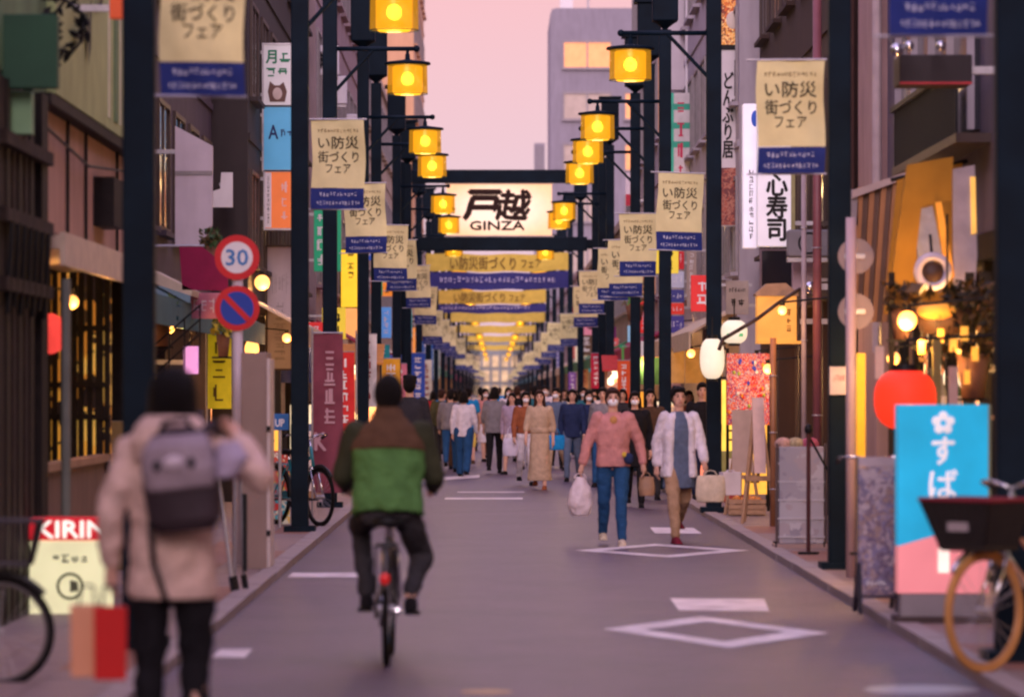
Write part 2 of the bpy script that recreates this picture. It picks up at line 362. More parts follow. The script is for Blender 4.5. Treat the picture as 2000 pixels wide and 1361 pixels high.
def building(name, label, side, x, y0, y1, h, wall, floors=3, shop='warm', win='dark', awn=None, roof=True, bay=2.3, ground=2.7, depth=9, endwin=False):
    """side -1: facade faces +X at x; side +1: facade faces -X at x. Origin at the facade's near foot."""
    t = thing(name, label, 'building', (x, y0, 0)); L = y1 - y0; s = side; e = .0
    # carcass: upper storeys, ground-floor piers
    wb = MB(); wb.bb(0, s * depth, 0, L, ground, h)
    wb.bb(s * 1.6, s * depth, .02, L - .02, 0, ground - .001)
    wb.build('wall', wall, t)
    n = max(1, int(L / bay / 1.6)); pw = .28
    for i in range(n + 1):
        yy = min(max(i * L / n, pw / 2), L - pw / 2)
        MB().bb(s * .01, s * .5, yy - pw / 2, yy + pw / 2, 0, ground).build('pier', wall, t)
    for i in range(n):
        a, b = i * L / n + pw / 2 + .02, (i + 1) * L / n - pw / 2 - .02
        kind = shop if shop != 'mix' else ('warm', 'white', 'shutter', 'warm')[i % 4]
        if kind == 'shutter':
            sh = MB()
            for k in range(18): sh.bb(s * .16, s * .19 + s * .012 * (k % 2), a, b, .06 + k * .14, .06 + k * .14 + .138)
            sh.build('roller_shutter', shut_m, t)
        else:
            MB().bb(s * 1.55, s * 1.59, a, b, .1, ground - .1).build('lit_interior', lit_warm if kind == 'warm' else lit_white, t)
            g = goods[(i + int(y0)) % 3]; gb = MB(); r = random.Random(int(y0) * 31 + i)
            yy = a + .1
            while yy < b - .2:
                w_, h_ = r.uniform(.2, .5), r.uniform(.3, 1.1); gb.bb(s * r.uniform(.3, .55), s * 1.1, yy, min(b, yy + w_), .06, .06 + h_); yy += w_ + .04
            gb.build('display_goods', g, t)
            fr = MB(); fr.bb(s * .2, s * .26, a, b, ground - .34, ground - .28)
            for k in range(3): yy = a + (b - a) * (k + .5) / 3; fr.bb(s * .2, s * .25, yy - .025, yy + .025, .06, ground - .34)
            fr.build('shop_frame', frame_br, t)
    # signboard band over the shop
    # storeys of windows, each with frame, sill and pane
    fl = (h - ground) / max(1, floors - 1)
    m = max(1, int(L / bay))
    for f in range(floors - 1):
        z0 = ground + fl * f + fl * .30; z1 = ground + fl * f + fl * .82
        for i in range(m):
            yc = (i + .5) * L / m; hw = min(.75, L / m * .36)
            fr = MB(); t_ = .06
            fr.bb(-s * .04, s * .05, yc - hw, yc + hw, z1, z1 + t_); fr.bb(-s * .04, s * .05, yc - hw, yc + hw, z0 - t_, z0)
            fr.bb(-s * .04, s * .05, yc - hw - t_, yc - hw, z0 - t_, z1 + t_); fr.bb(-s * .04, s * .05, yc + hw, yc + hw + t_, z0 - t_, z1 + t_); fr.bb(-s * .03, s * .05, yc - .025, yc + .025, z0, z1)
            w = fr.build('window', frame_br if win == 'brown' else frame_m, t)
            MB().bb(-s * .012, s * .02, yc - hw, yc + hw, z0, z1).build('pane', orange_glow if (win == 'lit' and (i + f) % 3 == 0) else dark_glass, w)
            MB().bb(-s * .12, 0, yc - hw - .08, yc + hw + .08, z0 - t_ - .06, z0 - t_).build('sill', wall, w)
        MB().bb(-s * .03, 0, .05, L - .05, ground + fl * f + .02, ground + fl * f + .12).build('string_course', wall, t)
    if roof: MB().bb(-s * .08, s * depth, -.05, L + .05, h, h + .22).build('parapet', wall, t)
    if awn:
        ab = MB(); z = ground - .05
        for (za, xa) in ((z, -s * .02),): pass
        ab.add([(s * .0, .3, z + .25), (s * .0, L - .3, z + .25), (-s * .75, L - .3, z - .15), (-s * .75, .3, z - .15),
                (s * .0, .3, z + .21), (s * .0, L - .3, z + .21), (-s * .75, L - .3, z - .19), (-s * .75, .3, z - .19)],
               [(0, 1, 2, 3), (4, 7, 6, 5), (0, 3, 7, 4), (1, 5, 6, 2), (0, 4, 5, 1)])
        ab.bb(-s * .74, -s * .76, .3, L - .3, z - .42, z - .14)
        ab.build('awning', awn, t)
    return t

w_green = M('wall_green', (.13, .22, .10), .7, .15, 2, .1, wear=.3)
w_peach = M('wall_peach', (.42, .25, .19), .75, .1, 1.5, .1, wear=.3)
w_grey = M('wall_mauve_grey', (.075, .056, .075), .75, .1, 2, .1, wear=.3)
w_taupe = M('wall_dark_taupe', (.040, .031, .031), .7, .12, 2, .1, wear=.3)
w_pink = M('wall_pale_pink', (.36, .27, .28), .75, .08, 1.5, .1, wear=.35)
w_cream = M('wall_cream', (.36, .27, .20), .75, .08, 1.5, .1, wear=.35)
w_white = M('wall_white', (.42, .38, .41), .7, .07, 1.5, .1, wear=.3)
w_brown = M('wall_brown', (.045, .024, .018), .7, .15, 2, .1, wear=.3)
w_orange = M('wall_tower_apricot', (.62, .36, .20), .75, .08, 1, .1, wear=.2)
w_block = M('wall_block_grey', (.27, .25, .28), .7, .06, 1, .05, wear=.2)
aw_cream = M('awning_cream', (.62, .50, .36), .7)
aw_red = M('awning_wine', (.30, .02, .07), .7)
aw_teal = M('awning_teal', (.05, .14, .15), .7)
aw_green = M('awning_green', (.05, .2, .08), .7)

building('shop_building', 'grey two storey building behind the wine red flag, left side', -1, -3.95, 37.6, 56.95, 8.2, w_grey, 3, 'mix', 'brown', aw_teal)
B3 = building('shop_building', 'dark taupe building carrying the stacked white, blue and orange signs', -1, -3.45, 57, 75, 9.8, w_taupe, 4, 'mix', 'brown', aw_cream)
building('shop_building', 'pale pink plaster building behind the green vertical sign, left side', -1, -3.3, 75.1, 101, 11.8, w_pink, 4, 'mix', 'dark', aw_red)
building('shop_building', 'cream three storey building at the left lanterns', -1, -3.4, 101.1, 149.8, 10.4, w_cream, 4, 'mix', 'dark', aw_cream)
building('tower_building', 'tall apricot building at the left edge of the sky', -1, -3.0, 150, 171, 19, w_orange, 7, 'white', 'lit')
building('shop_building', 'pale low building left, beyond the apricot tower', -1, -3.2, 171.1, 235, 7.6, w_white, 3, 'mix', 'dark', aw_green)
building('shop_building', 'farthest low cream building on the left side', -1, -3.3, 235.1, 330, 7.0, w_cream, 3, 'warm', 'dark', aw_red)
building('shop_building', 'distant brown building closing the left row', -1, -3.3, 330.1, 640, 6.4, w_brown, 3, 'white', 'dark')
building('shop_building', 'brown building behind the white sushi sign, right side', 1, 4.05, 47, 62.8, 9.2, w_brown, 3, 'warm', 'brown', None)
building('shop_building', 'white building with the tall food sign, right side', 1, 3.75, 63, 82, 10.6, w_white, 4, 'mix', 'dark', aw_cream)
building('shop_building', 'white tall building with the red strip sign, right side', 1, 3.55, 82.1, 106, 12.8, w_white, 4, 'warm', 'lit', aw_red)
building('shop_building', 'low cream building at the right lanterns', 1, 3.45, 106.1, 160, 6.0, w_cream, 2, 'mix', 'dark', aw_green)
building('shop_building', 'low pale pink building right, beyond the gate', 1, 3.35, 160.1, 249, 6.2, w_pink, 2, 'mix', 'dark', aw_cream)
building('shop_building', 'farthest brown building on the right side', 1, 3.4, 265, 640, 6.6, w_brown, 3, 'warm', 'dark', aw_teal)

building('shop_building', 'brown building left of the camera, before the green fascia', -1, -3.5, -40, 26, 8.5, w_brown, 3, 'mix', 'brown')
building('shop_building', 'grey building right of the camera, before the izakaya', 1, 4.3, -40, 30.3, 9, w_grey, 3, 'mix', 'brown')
# grey apartment block whose end wall faces the camera
t = thing('apartment_building', 'tall grey block with orange sunset reflections painted in windows against the pink sky', 'building', (3.34, 250, 0))
W, H = 10.0, 24.9
b = MB(); pr = [(.0, 0), (W, 0), (W, H), (.35, H), (.1, H - .08), (0, H - .35)]
b.prism(pr, 0, 13); b.build('wall', w_block, t)
def bwin(x0, x1, z0, z1, m, div):
    f = MB(); f.bb(x0 - .1, x1 + .1, -.1, .02, z1, z1 + .14); f.bb(x0 - .14, x1 + .14, -.2, .02, z0 - .16, z0); f.bb(x0 - .1, x0, -.1, .02, z0, z1); f.bb(x1, x1 + .1, -.1, .02, z0, z1)
    for k in range(1, div): xx = x0 + (x1 - x0) * k / div; f.bb(xx - .05, xx + .05, -.09, .02, z0, z1)
    w = f.build('window', frame_m, t); MB().bb(x0, x1, -.03, .02, z0, z1).build('pane', m, w)
blind = M('blind_beige', (.50, .42, .33), .6, .12, 2)
for r_ in range(6):
    z1 = Z(84 + r_ * 100, 250)
    for (a, c, m_) in ((1102, 1192, orange_glow if r_ == 0 else blind), (1222, 1262, orange_glow if r_ < 3 else dark_glass)):
        bwin(X(a, 250) - 3.34, X(c, 250) - 3.34, z1 - 1.5, z1, m_, 2)
for xx, hh in ((1.0, 1.7), (2.4, 1.1)): MB().cyl((xx, 4, H), (xx, 4, H + hh), .07).build('roof_aerial', steel, t)
MB().box((1.05, 4, H + .6), (.8, .6, .7)).build('roof_tank', steel, t)
# chimney-like stair head far behind the gate
t = thing('tower_building', 'small grey rooftop tower beside the block, above the gate', 'building', (X(1054, 330), 330, 0))
MB().bb(-.42, .42, 0, 3, 0, Z(280, 330)).build('wall', w_block, t)
for k in range(12): MB().bb(-.35, .35, -.05, 0, Z(286 + k * 7, 330) - .12, Z(286 + k * 7, 330)).build('louvre', frame_m, t)
# glass-fronted hall at the far end of the street
t = thing('end_building', 'pale glass fronted building closing the far end of street', 'building', (0, 645, 0))
MB().bb(-14, 14, 0, 10, 0, 9.5).build('wall', M('wall_pale_green', (.24, .26, .25), .6, .2, .6), t)
for k in range(9):
    for j in range(3):
        w = MB().bb(-6.5 + k * 1.45 + .1, -6.5 + k * 1.45 + 1.25, -.12, 0, .6 + j * 2.3, .6 + j * 2.3 + 1.9).build('window', frame_m, t)
        MB().bb(-6.5 + k * 1.45 + .17, -6.5 + k * 1.45 + 1.18, -.16, -.12, .67 + j * 2.3, 2.43 + j * 2.3).build('pane', M('glass_pale', (.50, .36, .20), .3, .5, .7, emit=.30), w)

# ---- near left shop: green fascia, peach wall, lattice front
t = thing('izakaya_building', 'near left shop with green fascia, peach wall and dark lattice', 'building', (-3.25, 26.2, 0))
L = 11.3
MB().bb(-9, -.02, 0, L, 3.72, 8).build('wall', w_green, t)
MB().bb(-9, -1.3, .02, L - .02, 0, 3.7).build('back_wall', w_brown, t)
MB().bb(-.35, -.05, 3.4, L, 2.78, 3.66).build('upper_wall', w_peach, t)
MB().bb(-.9, .06, 3.2, L, 3.66, 3.74).build('soffit', wood_dark, t)
fas = MB().bb(-.018, .05, 3.6, L - .05, 3.76, 7.4).build('fascia_board', M('fascia_green', (.33, .40, .17), .55, .16, 2.5, wear=.25), t)
pale_g = M('fascia_pale', (.58, .58, .40), .55, .1)
for k in range(7):
    y_ = 7.6 + k * .52; MB().bb(.05, .058 + .004 * (k % 2), y_, y_ + (.14, .3, .1, .22, .12, .28, .16)[k], 3.85, 7.3).build('stripe', (pale_g, w_green)[k % 2], fas)
lm = MB(); rr = random.Random(4)
for k in range(46):       # black ivy silhouette painted as raised leaves
    y_, z_ = 4.2 + rr.random() * 3.6, 4.3 + rr.random() * 2.6
    if abs((y_ - 6) / 1.8) ** 2 + abs((z_ - 5.5) / 1.3) ** 2 > 1 and rr.random() < .7: continue
    a = rr.random() * 6.28; l = rr.uniform(.12, .32); w_ = l * rr.uniform(.25, .45); x_ = .064 + .0008 * k
    pts = [(l, 0), (l * .3, w_), (-l * .7, w_ * .5), (-l, 0), (-l * .7, -w_ * .5), (l * .3, -w_)]
    lm.add([(x_, y_ + p * math.cos(a) - q * math.sin(a), z_ + p * math.sin(a) + q * math.cos(a)) for p, q in pts], [(0, 1, 2, 3, 4, 5)])
lm.build('ivy_print', M('ivy_black', (.012, .02, .012), .6), fas)
MB().bb(-.5, .11, 3.3, L - .2, 2.62, 2.72).build('canopy', aw_cream, t); MB().bb(.11, .15, 3.3, L - .2, 2.50, 2.74).build('canopy_valance', aw_cream, t)
lit_lat = patches('lit_lattice', ((.9, .5, .08), (.05, .03, .02), (.8, .35, .05), (.06, .03, .02), (.9, .62, .2), (.03, .02, .02)), 2.2, emit=.9)
MB().bb(-1.25, -.02, 8.62, 8.66, .9, 2.6).build('lit_window', patches('lit_paper', ((.85, .38, .05), (.04, .02, .01), (.6, .22, .03), (.02, .01, .01), (.9, .5, .1), (.03, .02, .01)), 3.2, .6, emit=.28), t)
for k in range(17): MB().bb(-1.25 + k * .074, -1.25 + k * .074 + (.046 if k % 3 else .062), 8.5, 8.56, .9, 2.6).build('lattice_slat', wood_dark, t)
for z_ in (1.35, 1.62, 2.1): MB().bb(-1.25, -.02, 8.48, 8.5, z_, z_ + .05).build('lattice_bar', wood_dark, t)
MB().bb(-.80, -.76, 3.3, 8.4, 1.0, 2.6).build('side_wall', wood_dark, t)
MB().bb(-.14, -.02, 3.3, L - 2, 1.0, 1.06).build('lattice_rail', wood, t)
MB().bb(-.4, -.06, 3.3, L - 2.2, 0, .99).build('low_wall', M('low_wall_brown', (.20, .13, .095), .7, .12, 3, wear=.3), t)
MB().bb(-.4, .10, L - 2.15, L - 1.0, 0, 1.33).build('low_pillar', M('low_wall_olive', (.20, .15, .065), .7, .12, 3, wear=.3), t)
MB().bb(-.4, -.04, L - .9, L, 0, 2.7).build('end_pier', wood_dark, t)
MB().bb(-.5, .04, 0.1, .34, 0, 3.7).build('timber_post', wood_dark, t); MB().bb(-.3, .05, 2.7, 3.1, 0, 3.7).build('timber_post', wood_dark, t)
wood_mid = M('weathered_timber', (.030, .019, .015), .8, .5, 7, .3, spec=.2, wear=.3)
for k in range(10): MB().bb(-.32, .0 + .012 * (k % 3), .36 + k * .232, .36 + k * .232 + .22, .05, 3.66).build('timber_board', (wood_dark, wood_mid)[(k * 7) % 3 == 1], t)
for z_ in (2.25, 2.7, 3.2): MB().bb(.03, .09, .3, 3.1, z_, z_ + .09).build('timber_rail', wood_mid, t)
for k in range(7): MB().cyl((.07, .5 + k * .36, 2.1 + .05 * (k % 2)), (.10, .5 + k * .36, 2.7), .02).build('hanging_hook', black, t)
MB().bb(-.05, .12, 7.4, 8.3, 2.95, 3.35).build('meter_box', wood_dark, t)
for y_ in (5.2, 6.6, 9.3): MB().cyl((-.03, y_, 2.75), (-.03, y_, 3.66), .014).build('cable', black, t)
MB().path([(.0, 3.5, 3.5), (.05, 6, 3.36), (.0, 9.8, 3.52)], .012, 6).build('cable', black, t)
MB().cyl((.16, 3.25, .06), (.16, 3.25, 2.4), .035).build('drain_pipe', M('pipe_grey_green', (.14, .15, .13), .5), t)
for k, (yy, zz) in enumerate(((4.2, 2.15), (6.4, 2.05))):
    la = MB().lathe([(.03, .16), (.11, .12), (.13, 0), (.11, -.12), (.03, -.16)], (-.30, yy, zz)).build('window_lantern', M('lantern_red_small', (.7, .05, .04), .6, emit=.7), t, True)

# ---- near right izakaya: pinkish pillar, balcony, awning, clutter (facade X=4.2)
t = thing('izakaya_building', 'near right izakaya with mustard awning, balcony and warm lights', 'building', (4.2, 30.5, 0))
L = 16.4
MB().bb(0, 9, 0, L, 2.95, 9).build('wall', M('wall_lilac', (.13, .105, .135), .75, .1, 2, .1, wear=.35), t)
MB().bb(1.5, 9, .02, L, 0, 2.94).build('back_wall', w_brown, t)
MB().bb(-.12, .3, 13.4, 15.6, 0, 9).build('pillar', M('wall_rose', (.40, .26, .24), .7, .08, 2, .1, wear=.35), t)
MB().cyl((-.2, 15.9, .05), (-.2, 15.9, 9), .07).build('drain_pipe', M('pipe_brown', (.11, .06, .05), .4), t)
MB().cyl((-.16, 12.9, 2.0), (-.16, 12.9, 9), .05).build('drain_pipe', M('pipe_pale', (.45, .36, .36), .4), t)
bal = MB().bb(-.30, .0, 4.2, 9.8, 3.70, 3.78).build('balcony', frame_br, t)
for k in range(26): MB().bb(-.30, -.27, 4.3 + k * .21, 4.35 + k * .21, 3.78, 4.32).build('baluster', black, bal)
MB().bb(-.32, -.25, 4.2, 9.8, 4.32, 4.37).build('handrail', black, bal)
MB().bb(-.05, .02, 5, 11.4, 3.86, 5.2).build('balcony_door', dark_glass, t)
for k in range(5): MB().bb(-.11, -.05, 5 + k * 1.6, 5.08 + k * 1.6, 3.86, 5.2).build('mullion', w_white, t)
MB().bb(1.44, 1.48, .3, L - .3, .1, 2.8).build('lit_interior', lit_lat, t)
for k in range(9): MB().bb(.05, .15, .6 + k * 1.5, .78 + k * 1.5, .05, 2.94).build('timber_post', wood_dark, t)
for k in range(18): MB().bb(.16, .22, .6 + k * .75, .98 + k * .75, .05, 1.25).build('wainscot_board', wood_dark, t)
MB().bb(-.02, .2, .3, 12.5, 2.72, 2.94).build('lintel', wood_dark, t)

# ================================================================ STREET LAMPS
shade_m = glassy('lamp_shade_glow', (1.0, .46, .02), 1.05, .34)
outer_m = glassy('lamp_outer_glass', (1.0, .45, .03), .40, .74)
bulb_m = M('lamp_bulb', (1, .9, .6), emit=60, ecol=(1, .76, .36))
def make_lamp(arm, with_light=False):
    """post at origin, arm towards +X"""
    t = thing('street_lamp', '', 'street lamp')
    MB().bb(-.095, .095, -.095, .095, .05, 7.25).build('post', navy, t, bevel=.012)
    MB().bb(-.17, .17, -.17, .17, .05, .12).build('base_plate', navy, t)
    h = MB(); h.bb(-.2, .2, -.2, .2, 7.38, 8.3); h.build('head_box', navy, t, bevel=.02)
    f = MB(); f.lathe([(0, -.16), (.03, -.12), (.05, -.06), (.13, 0), (.19, .04)], (0, 0, 7.34)); f.build('head_collar', navy, t)
    MB().bb(-.26, .26, -.26, .26, 8.3, 8.36).build('head_cap', navy, t)
    z = 6.13; a = MB(); a.cyl((0, 0, z), (arm + .12, 0, z), .030); a.ell((arm + .12, 0, z), (.045, .045, .045)); a.build('arm', navy, t, True)
    MB().cyl((.08, 0, z - .55), (arm * .55, 0, z - .02), .024).build('brace', navy, t)
    la = MB().lathe([(0, .13), (.03, .13), (.035, .06), (.08, .05), (.30, .02), (.31, -.01), (.27, -.02), (0, -.02)], (arm, 0, z - .20)).build('lantern', navy, t, True)
    MB().cyl((arm, 0, z - .08), (arm, 0, z), .022).build('hanger', navy, la)
    zc = z - .42
    MB().lathe([(.185, .19), (.20, .17), (.20, -.15), (.17, -.19), (.165, -.19), (.195, -.15), (.195, .17), (.185, .19)], (arm, 0, zc), 24).build('shade', shade_m, la, True)
    MB().lathe([(.262, .20), (.268, -.17), (.264, -.17), (.258, .20)], (arm, 0, zc), 24).build('outer_glass', outer_m, la, True)
    MB().torus((arm, 0, zc - .18), .266, .005, 'Z', 28, 6).build('rim', navy, la)
    MB().ell((arm, 0, zc + .02), (.085, .085, .09)).build('bulb', bulb_m, la, True)
    MB().ell((arm, 0, zc + .01), (.160, .160, .155)).build('halo_globe', glassy('halo_glow', (1, .70, .20), 1.9, .5), la, True)  # added emissive shell, puts a soft halo inside the lantern
    ld = bpy.data.lights.new('lamp_light', 'POINT'); ld.energy = 16; ld.color = (1, .62, .25); ld.shadow_soft_size = .12
    lo = bpy.data.objects.new('lamp_light', ld); C.objects.link(lo); lo.parent = la; lo.location = (arm, 0, zc - .30)
    return t
LAMPS_L = [24.6, 44.8, 54.4, 68, 75.5, 91, 102.5]
LAMPS_R = [(23.4, 2.95), (35.4, 2.97), (52, 2.77), (64.3, 2.66), (71, 2.66), (78, 2.66), (94.5, 2.64), (99.6, 2.6)]
lampL = make_lamp(1.03); lampR = make_lamp(1.06)
nthL = ['nearest on the left, behind the backpacker', 'second on the left, behind the cyclist', 'third on the left, beside the green sign', 'fourth on the left', 'fifth on the left', 'sixth on the left', 'seventh on the left, by the gate']
nthR = ['nearest on the right, at the picture edge', 'second on the right, beside the alley signs', 'third on the right, holding the biggest lit lantern', 'fourth on the right', 'fifth on the right', 'sixth on the right', 'seventh on the right', 'eighth on the right, by the gate']
for i, y in enumerate(LAMPS_L):
    o = lampL if i == 0 else copy_tree(lampL)
    o.location = (-2.14 if i < 2 else -2.2, y, 0); o['label'] = 'navy street lamp post ' + nthL[i]; o['group'] = 'navy street lamp posts with lanterns'
for i, (y, x) in enumerate(LAMPS_R):
    o = lampR if i == 0 else copy_tree(lampR)
    o.location = (x, y, 0); o.rotation_euler.z = math.pi; o['label'] = 'navy street lamp post ' + nthR[i]; o['group'] = 'navy street lamp posts with lanterns'
far_y = [120, 137, 155, 175, 197, 221, 248, 279, 316, 360, 410, 470, 545]
ORD = ['first', 'second', 'third', 'fourth', 'fifth', 'sixth', 'seventh', 'eighth', 'ninth', 'tenth', 'eleventh', 'twelfth', 'last']
jit = random.Random(11)
for i, y in enumerate(far_y):
    for s in (-1, 1):
        o = copy_tree(lampL if s < 0 else lampR); o.location = (-2.25 if s < 0 else 2.55, y + (3 if s > 0 else 0), 0)
        o.rotation_euler.z = 0 if s < 0 else math.pi
        o['label'] = 'navy lamp post, %s beyond the gate in the far %s row' % (ORD[i], 'left' if s < 0 else 'right'); o['group'] = 'far lamp posts on the %s' % ('left' if s < 0 else 'right')

# ================================================================ POST BANNERS
cloth_y = M('banner_cream', (.68, .60, .30), .75, .07, 5, .15)
cloth_b = M('banner_navy', (.010, .022, .15), .7, .12, 5, .15)
def make_banner(seed):
    """hangs from local x=0 to x=w; faces -Y; top at z=0"""
    rr = random.Random(seed); w, hy, hb = .58, .74, .225; p = [rr.random() * 6 for _ in range(4)]
    cv = lambda x, z: .026 * math.sin(6 * x + p[0] + z * 3) + .020 * math.sin(9 * z + p[1]) * (x / w) + .008 * math.sin(23 * x + 11 * z + p[3])
    t = thing('post_banner', '', 'banner')
    def sheet(z0, z1, nx=10, nz=10):
        m = MB(); N = (nx + 1) * (nz + 1); vs = []
        for off in (0, .004):
            for j in range(nz + 1):
                for i in range(nx + 1):
                    x, z = w * i / nx, z0 + (z1 - z0) * j / nz; vs.append((x + .01 * math.sin(7 * z + p[2]), cv(x, z) + off, z))
        fs = []
        for j in range(nz):
            for i in range(nx):
                a = j * (nx + 1) + i; fs += [(a, a + 1, a + nx + 2, a + nx + 1), (N + a, N + a + nx + 1, N + a + nx + 2, N + a + 1)]
        return m.add(vs, fs)
    c = sheet(-hy, 0).build('cloth', cloth_y, t, True)
    c2 = sheet(-hy - hb - .005, -hy - .005).build('navy_strip', cloth_b, t, True)
    m = MB(); kw = dict(curve=cv)
    put_text(m, 'い防災', w * .5, -.245, .44, .135, -.006, .012, **kw); put_text(m, '街づくり', w * .5, -.40, .44, .125, -.006, .012, **kw); put_text(m, 'フェア', w * .5, -.53, .27, .095, -.006, .008, **kw)
    m.build('lettering', M('banner_ink', (.045, .036, .018), .7), c)
    m = MB(); marks(m, w * .5, -.115, .46, .05, -.006, 13, 3, curve=cv); m.build('small_print', ink_brown, c)
    for z_, w_, n_ in ((-hy - .07, .42, 11), (-hy - .165, .48, 14)): m = MB(); marks(m, w * .5, z_, w_, .052, -.006, n_, n_, curve=cv); m.build('lettering', M('banner_white', (.62, .62, .72), .7), c2)
    r = MB(); r.cyl((-.09, .004, .01), (w + .02, .004, .01), .009, n=8); r.build('rod', steel, t)
    MB().cyl((-.09, .004, -hy - hb - .01), (w + .02, .004, -hy - hb - .01), .008, n=8).build('rod', steel, t)
    return t
bans = [make_banner(i) for i in range(3)]; used = set()
def banner(i, x, y, ztop, label, group=None, sc=1.0, rz=0):
    k = i % 3
    o = copy_tree(bans[k]) if k in used else bans[k]; used.add(k)
    o.location = (x, y, ztop); o.rotation_euler = (0, R(random.Random(y).uniform(-1.6, 1.6)), R(random.Random(y + 1).uniform(-9, 9))); o['label'] = label; o.scale = (sc, 1, sc)
    o['group'] = group or 'cream and navy banners on the lamp posts'
bl = ['big cream and navy banner on nearest left post, cut by the top edge', 'cream and navy banner on the second left post, above the cyclist', 'cream and navy banner on the third left post', 'cream and navy banner on the fourth left post',
      'cream and navy banner on the fifth left post', 'cream and navy banner on the sixth left post', 'cream and navy banner on the left post by the gate']
tops = [(27, -89, 312), (44.5, 235, 606), (59.5, 360, 668), (72, 440, 727), (80, 470, 757), (93, 520, 787), (104, 560, 795)]
for i, y in enumerate(LAMPS_L):
    yy = tops[i][0] if i == 0 else y
    banner(i, -2.14 + .13, y, Z(tops[i][1], y), bl[i], sc=(.87, 1, .94)[i] if i < 3 else .95)
tr = [(23.4, -262), (35.4, 120), (52, 338), (64.3, 418), (71, 470), (78, 486), (94.5, 530), (99.6, 560)]
br = ['navy strip of the banner on nearest right post, cut by top edge', 'cream and navy banner beside the white sushi sign, second right post', 'cream and navy banner on the third right post, below the red strip', 'cream and navy banner on the fourth right post',
      'cream and navy banner on the fifth right post', 'cream and navy banner on the sixth right post', 'cream and navy banner on the seventh right post', 'cream and navy banner on the right post by the gate']
for i, (y, py) in enumerate(tr):
    banner(i + 1, LAMPS_R[i][1] - .13 - .58, y, Z(py, y), br[i])
for i, y in enumerate(far_y):
    for s in (-1, 1):
        banner(int(y), (-2.12 if s < 0 else 2.42 - .58) + jit.uniform(-.1, .1), y + (3 if s > 0 else 0), 3.95 + jit.uniform(-.25, .15), 'small cream banner, %s beyond the gate in the far %s row' % (ORD[i], 'left' if s < 0 else 'right'), 'far banners on the %s' % ('left' if s < 0 else 'right'))

# ================================================================ GATE WITH LIT SIGN
GYY = 106.0
t = thing('street_gate', 'navy street gate with lit cream sign reading 戸越 GINZA', 'gate', (0, GYY, 0))
gx0, gx1 = -2.35, 2.62
for x in (gx0, gx1): MB().bb(x - .13, x + .13, -.13, .13, .05, 7.5).build('post', navy, t, bevel=.015)
MB().bb(gx0 - .1, gx1 + .1, -.1, .1, Z(358, GYY), Z(332, GYY)).build('upper_beam', navy, t, bevel=.02)
MB().bb(gx0 + .2, gx1 - .25, -.14, .14, Z(490, GYY), Z(463, GYY)).build('lower_beam', navy, t, bevel=.02)
MB().bb(gx0 + .1, gx0 + .4, -.1, .1, Z(486, GYY), Z(468, GYY)).build('beam_bracket', navy, t); MB().bb(gx1 - .4, gx1 - .1, -.1, .1, Z(486, GYY), Z(468, GYY)).build('beam_bracket', navy, t)
sx0, sx1, sz0, sz1 = X(872, GYY), X(1078, GYY), Z(460, GYY), Z(360, GYY)
def sign_glow():
    m = M('gate_sign_lit', (.85, .62, .42), .5, .05); n = m.node_tree; b = n.nodes['Principled BSDF']
    tcx = n.nodes.new('ShaderNodeTexCoord'); g = n.nodes.new('ShaderNodeTexGradient'); g.gradient_type = 'SPHERICAL'
    mp = n.nodes.new('ShaderNodeMapping'); mp.inputs['Location'].default_value = (-.5 * 1.7, 0, -.5 * 1.7); mp.inputs['Scale'].default_value = (1.7, 0, 1.7)
    n.links.new(tcx.outputs['Generated'], mp.inputs[0]); n.links.new(mp.outputs[0], g.inputs[0])
    r = n.nodes.new('ShaderNodeValToRGB'); e = r.color_ramp.elements; e[0].color = (1, .48, .16, 1); e[1].position = .55; e[1].color = (1, .78, .64, 1)
    n.links.new(g.outputs['Fac'], r.inputs[0]); n.links.new(r.outputs[0], b.inputs['Emission Color']); b.inputs['Emission Strength'].default_value = .42; return m
sg = MB().bb(sx0, sx1, -.05, .05, sz0, sz1).build('sign_panel', sign_glow(), t)
m = MB(); cx = X(973, GYY)
SHEAR[0] = .16; put_text(m, '戸', X(942, GYY), Z(401, GYY), X(1000, GYY) - X(932, GYY), Z(370, GYY) - Z(426, GYY), -.056, .052)
put_text(m, '越', X(1003, GYY), Z(401, GYY), X(1000, GYY) - X(936, GYY), Z(370, GYY) - Z(428, GYY), -.058, .036); SHEAR[0] = 0
put_text(m, 'GINZA', X(971, GYY), Z(441, GYY), X(1024, GYY) - X(918, GYY), Z(430, GYY) - Z(447, GYY), -.060, .05)
m.build('lettering', M('brush_ink', (.03, .012, .008), .8), sg)
fr = MB(); fr.bb(sx0 - .05, sx1 + .05, -.07, .07, sz1, sz1 + .06); fr.bb(sx0 - .05, sx1 + .05, -.07, .07, sz0 - .06, sz0); fr.build('sign_frame', M('sign_frame_cream', (.5, .42, .36), .5), t)
for x in (sx0 + .3, sx1 - .3): MB().bb(x - .03, x + .03, -.04, .04, sz1 + .06, Z(358, GYY)).build('sign_hanger', navy, t)

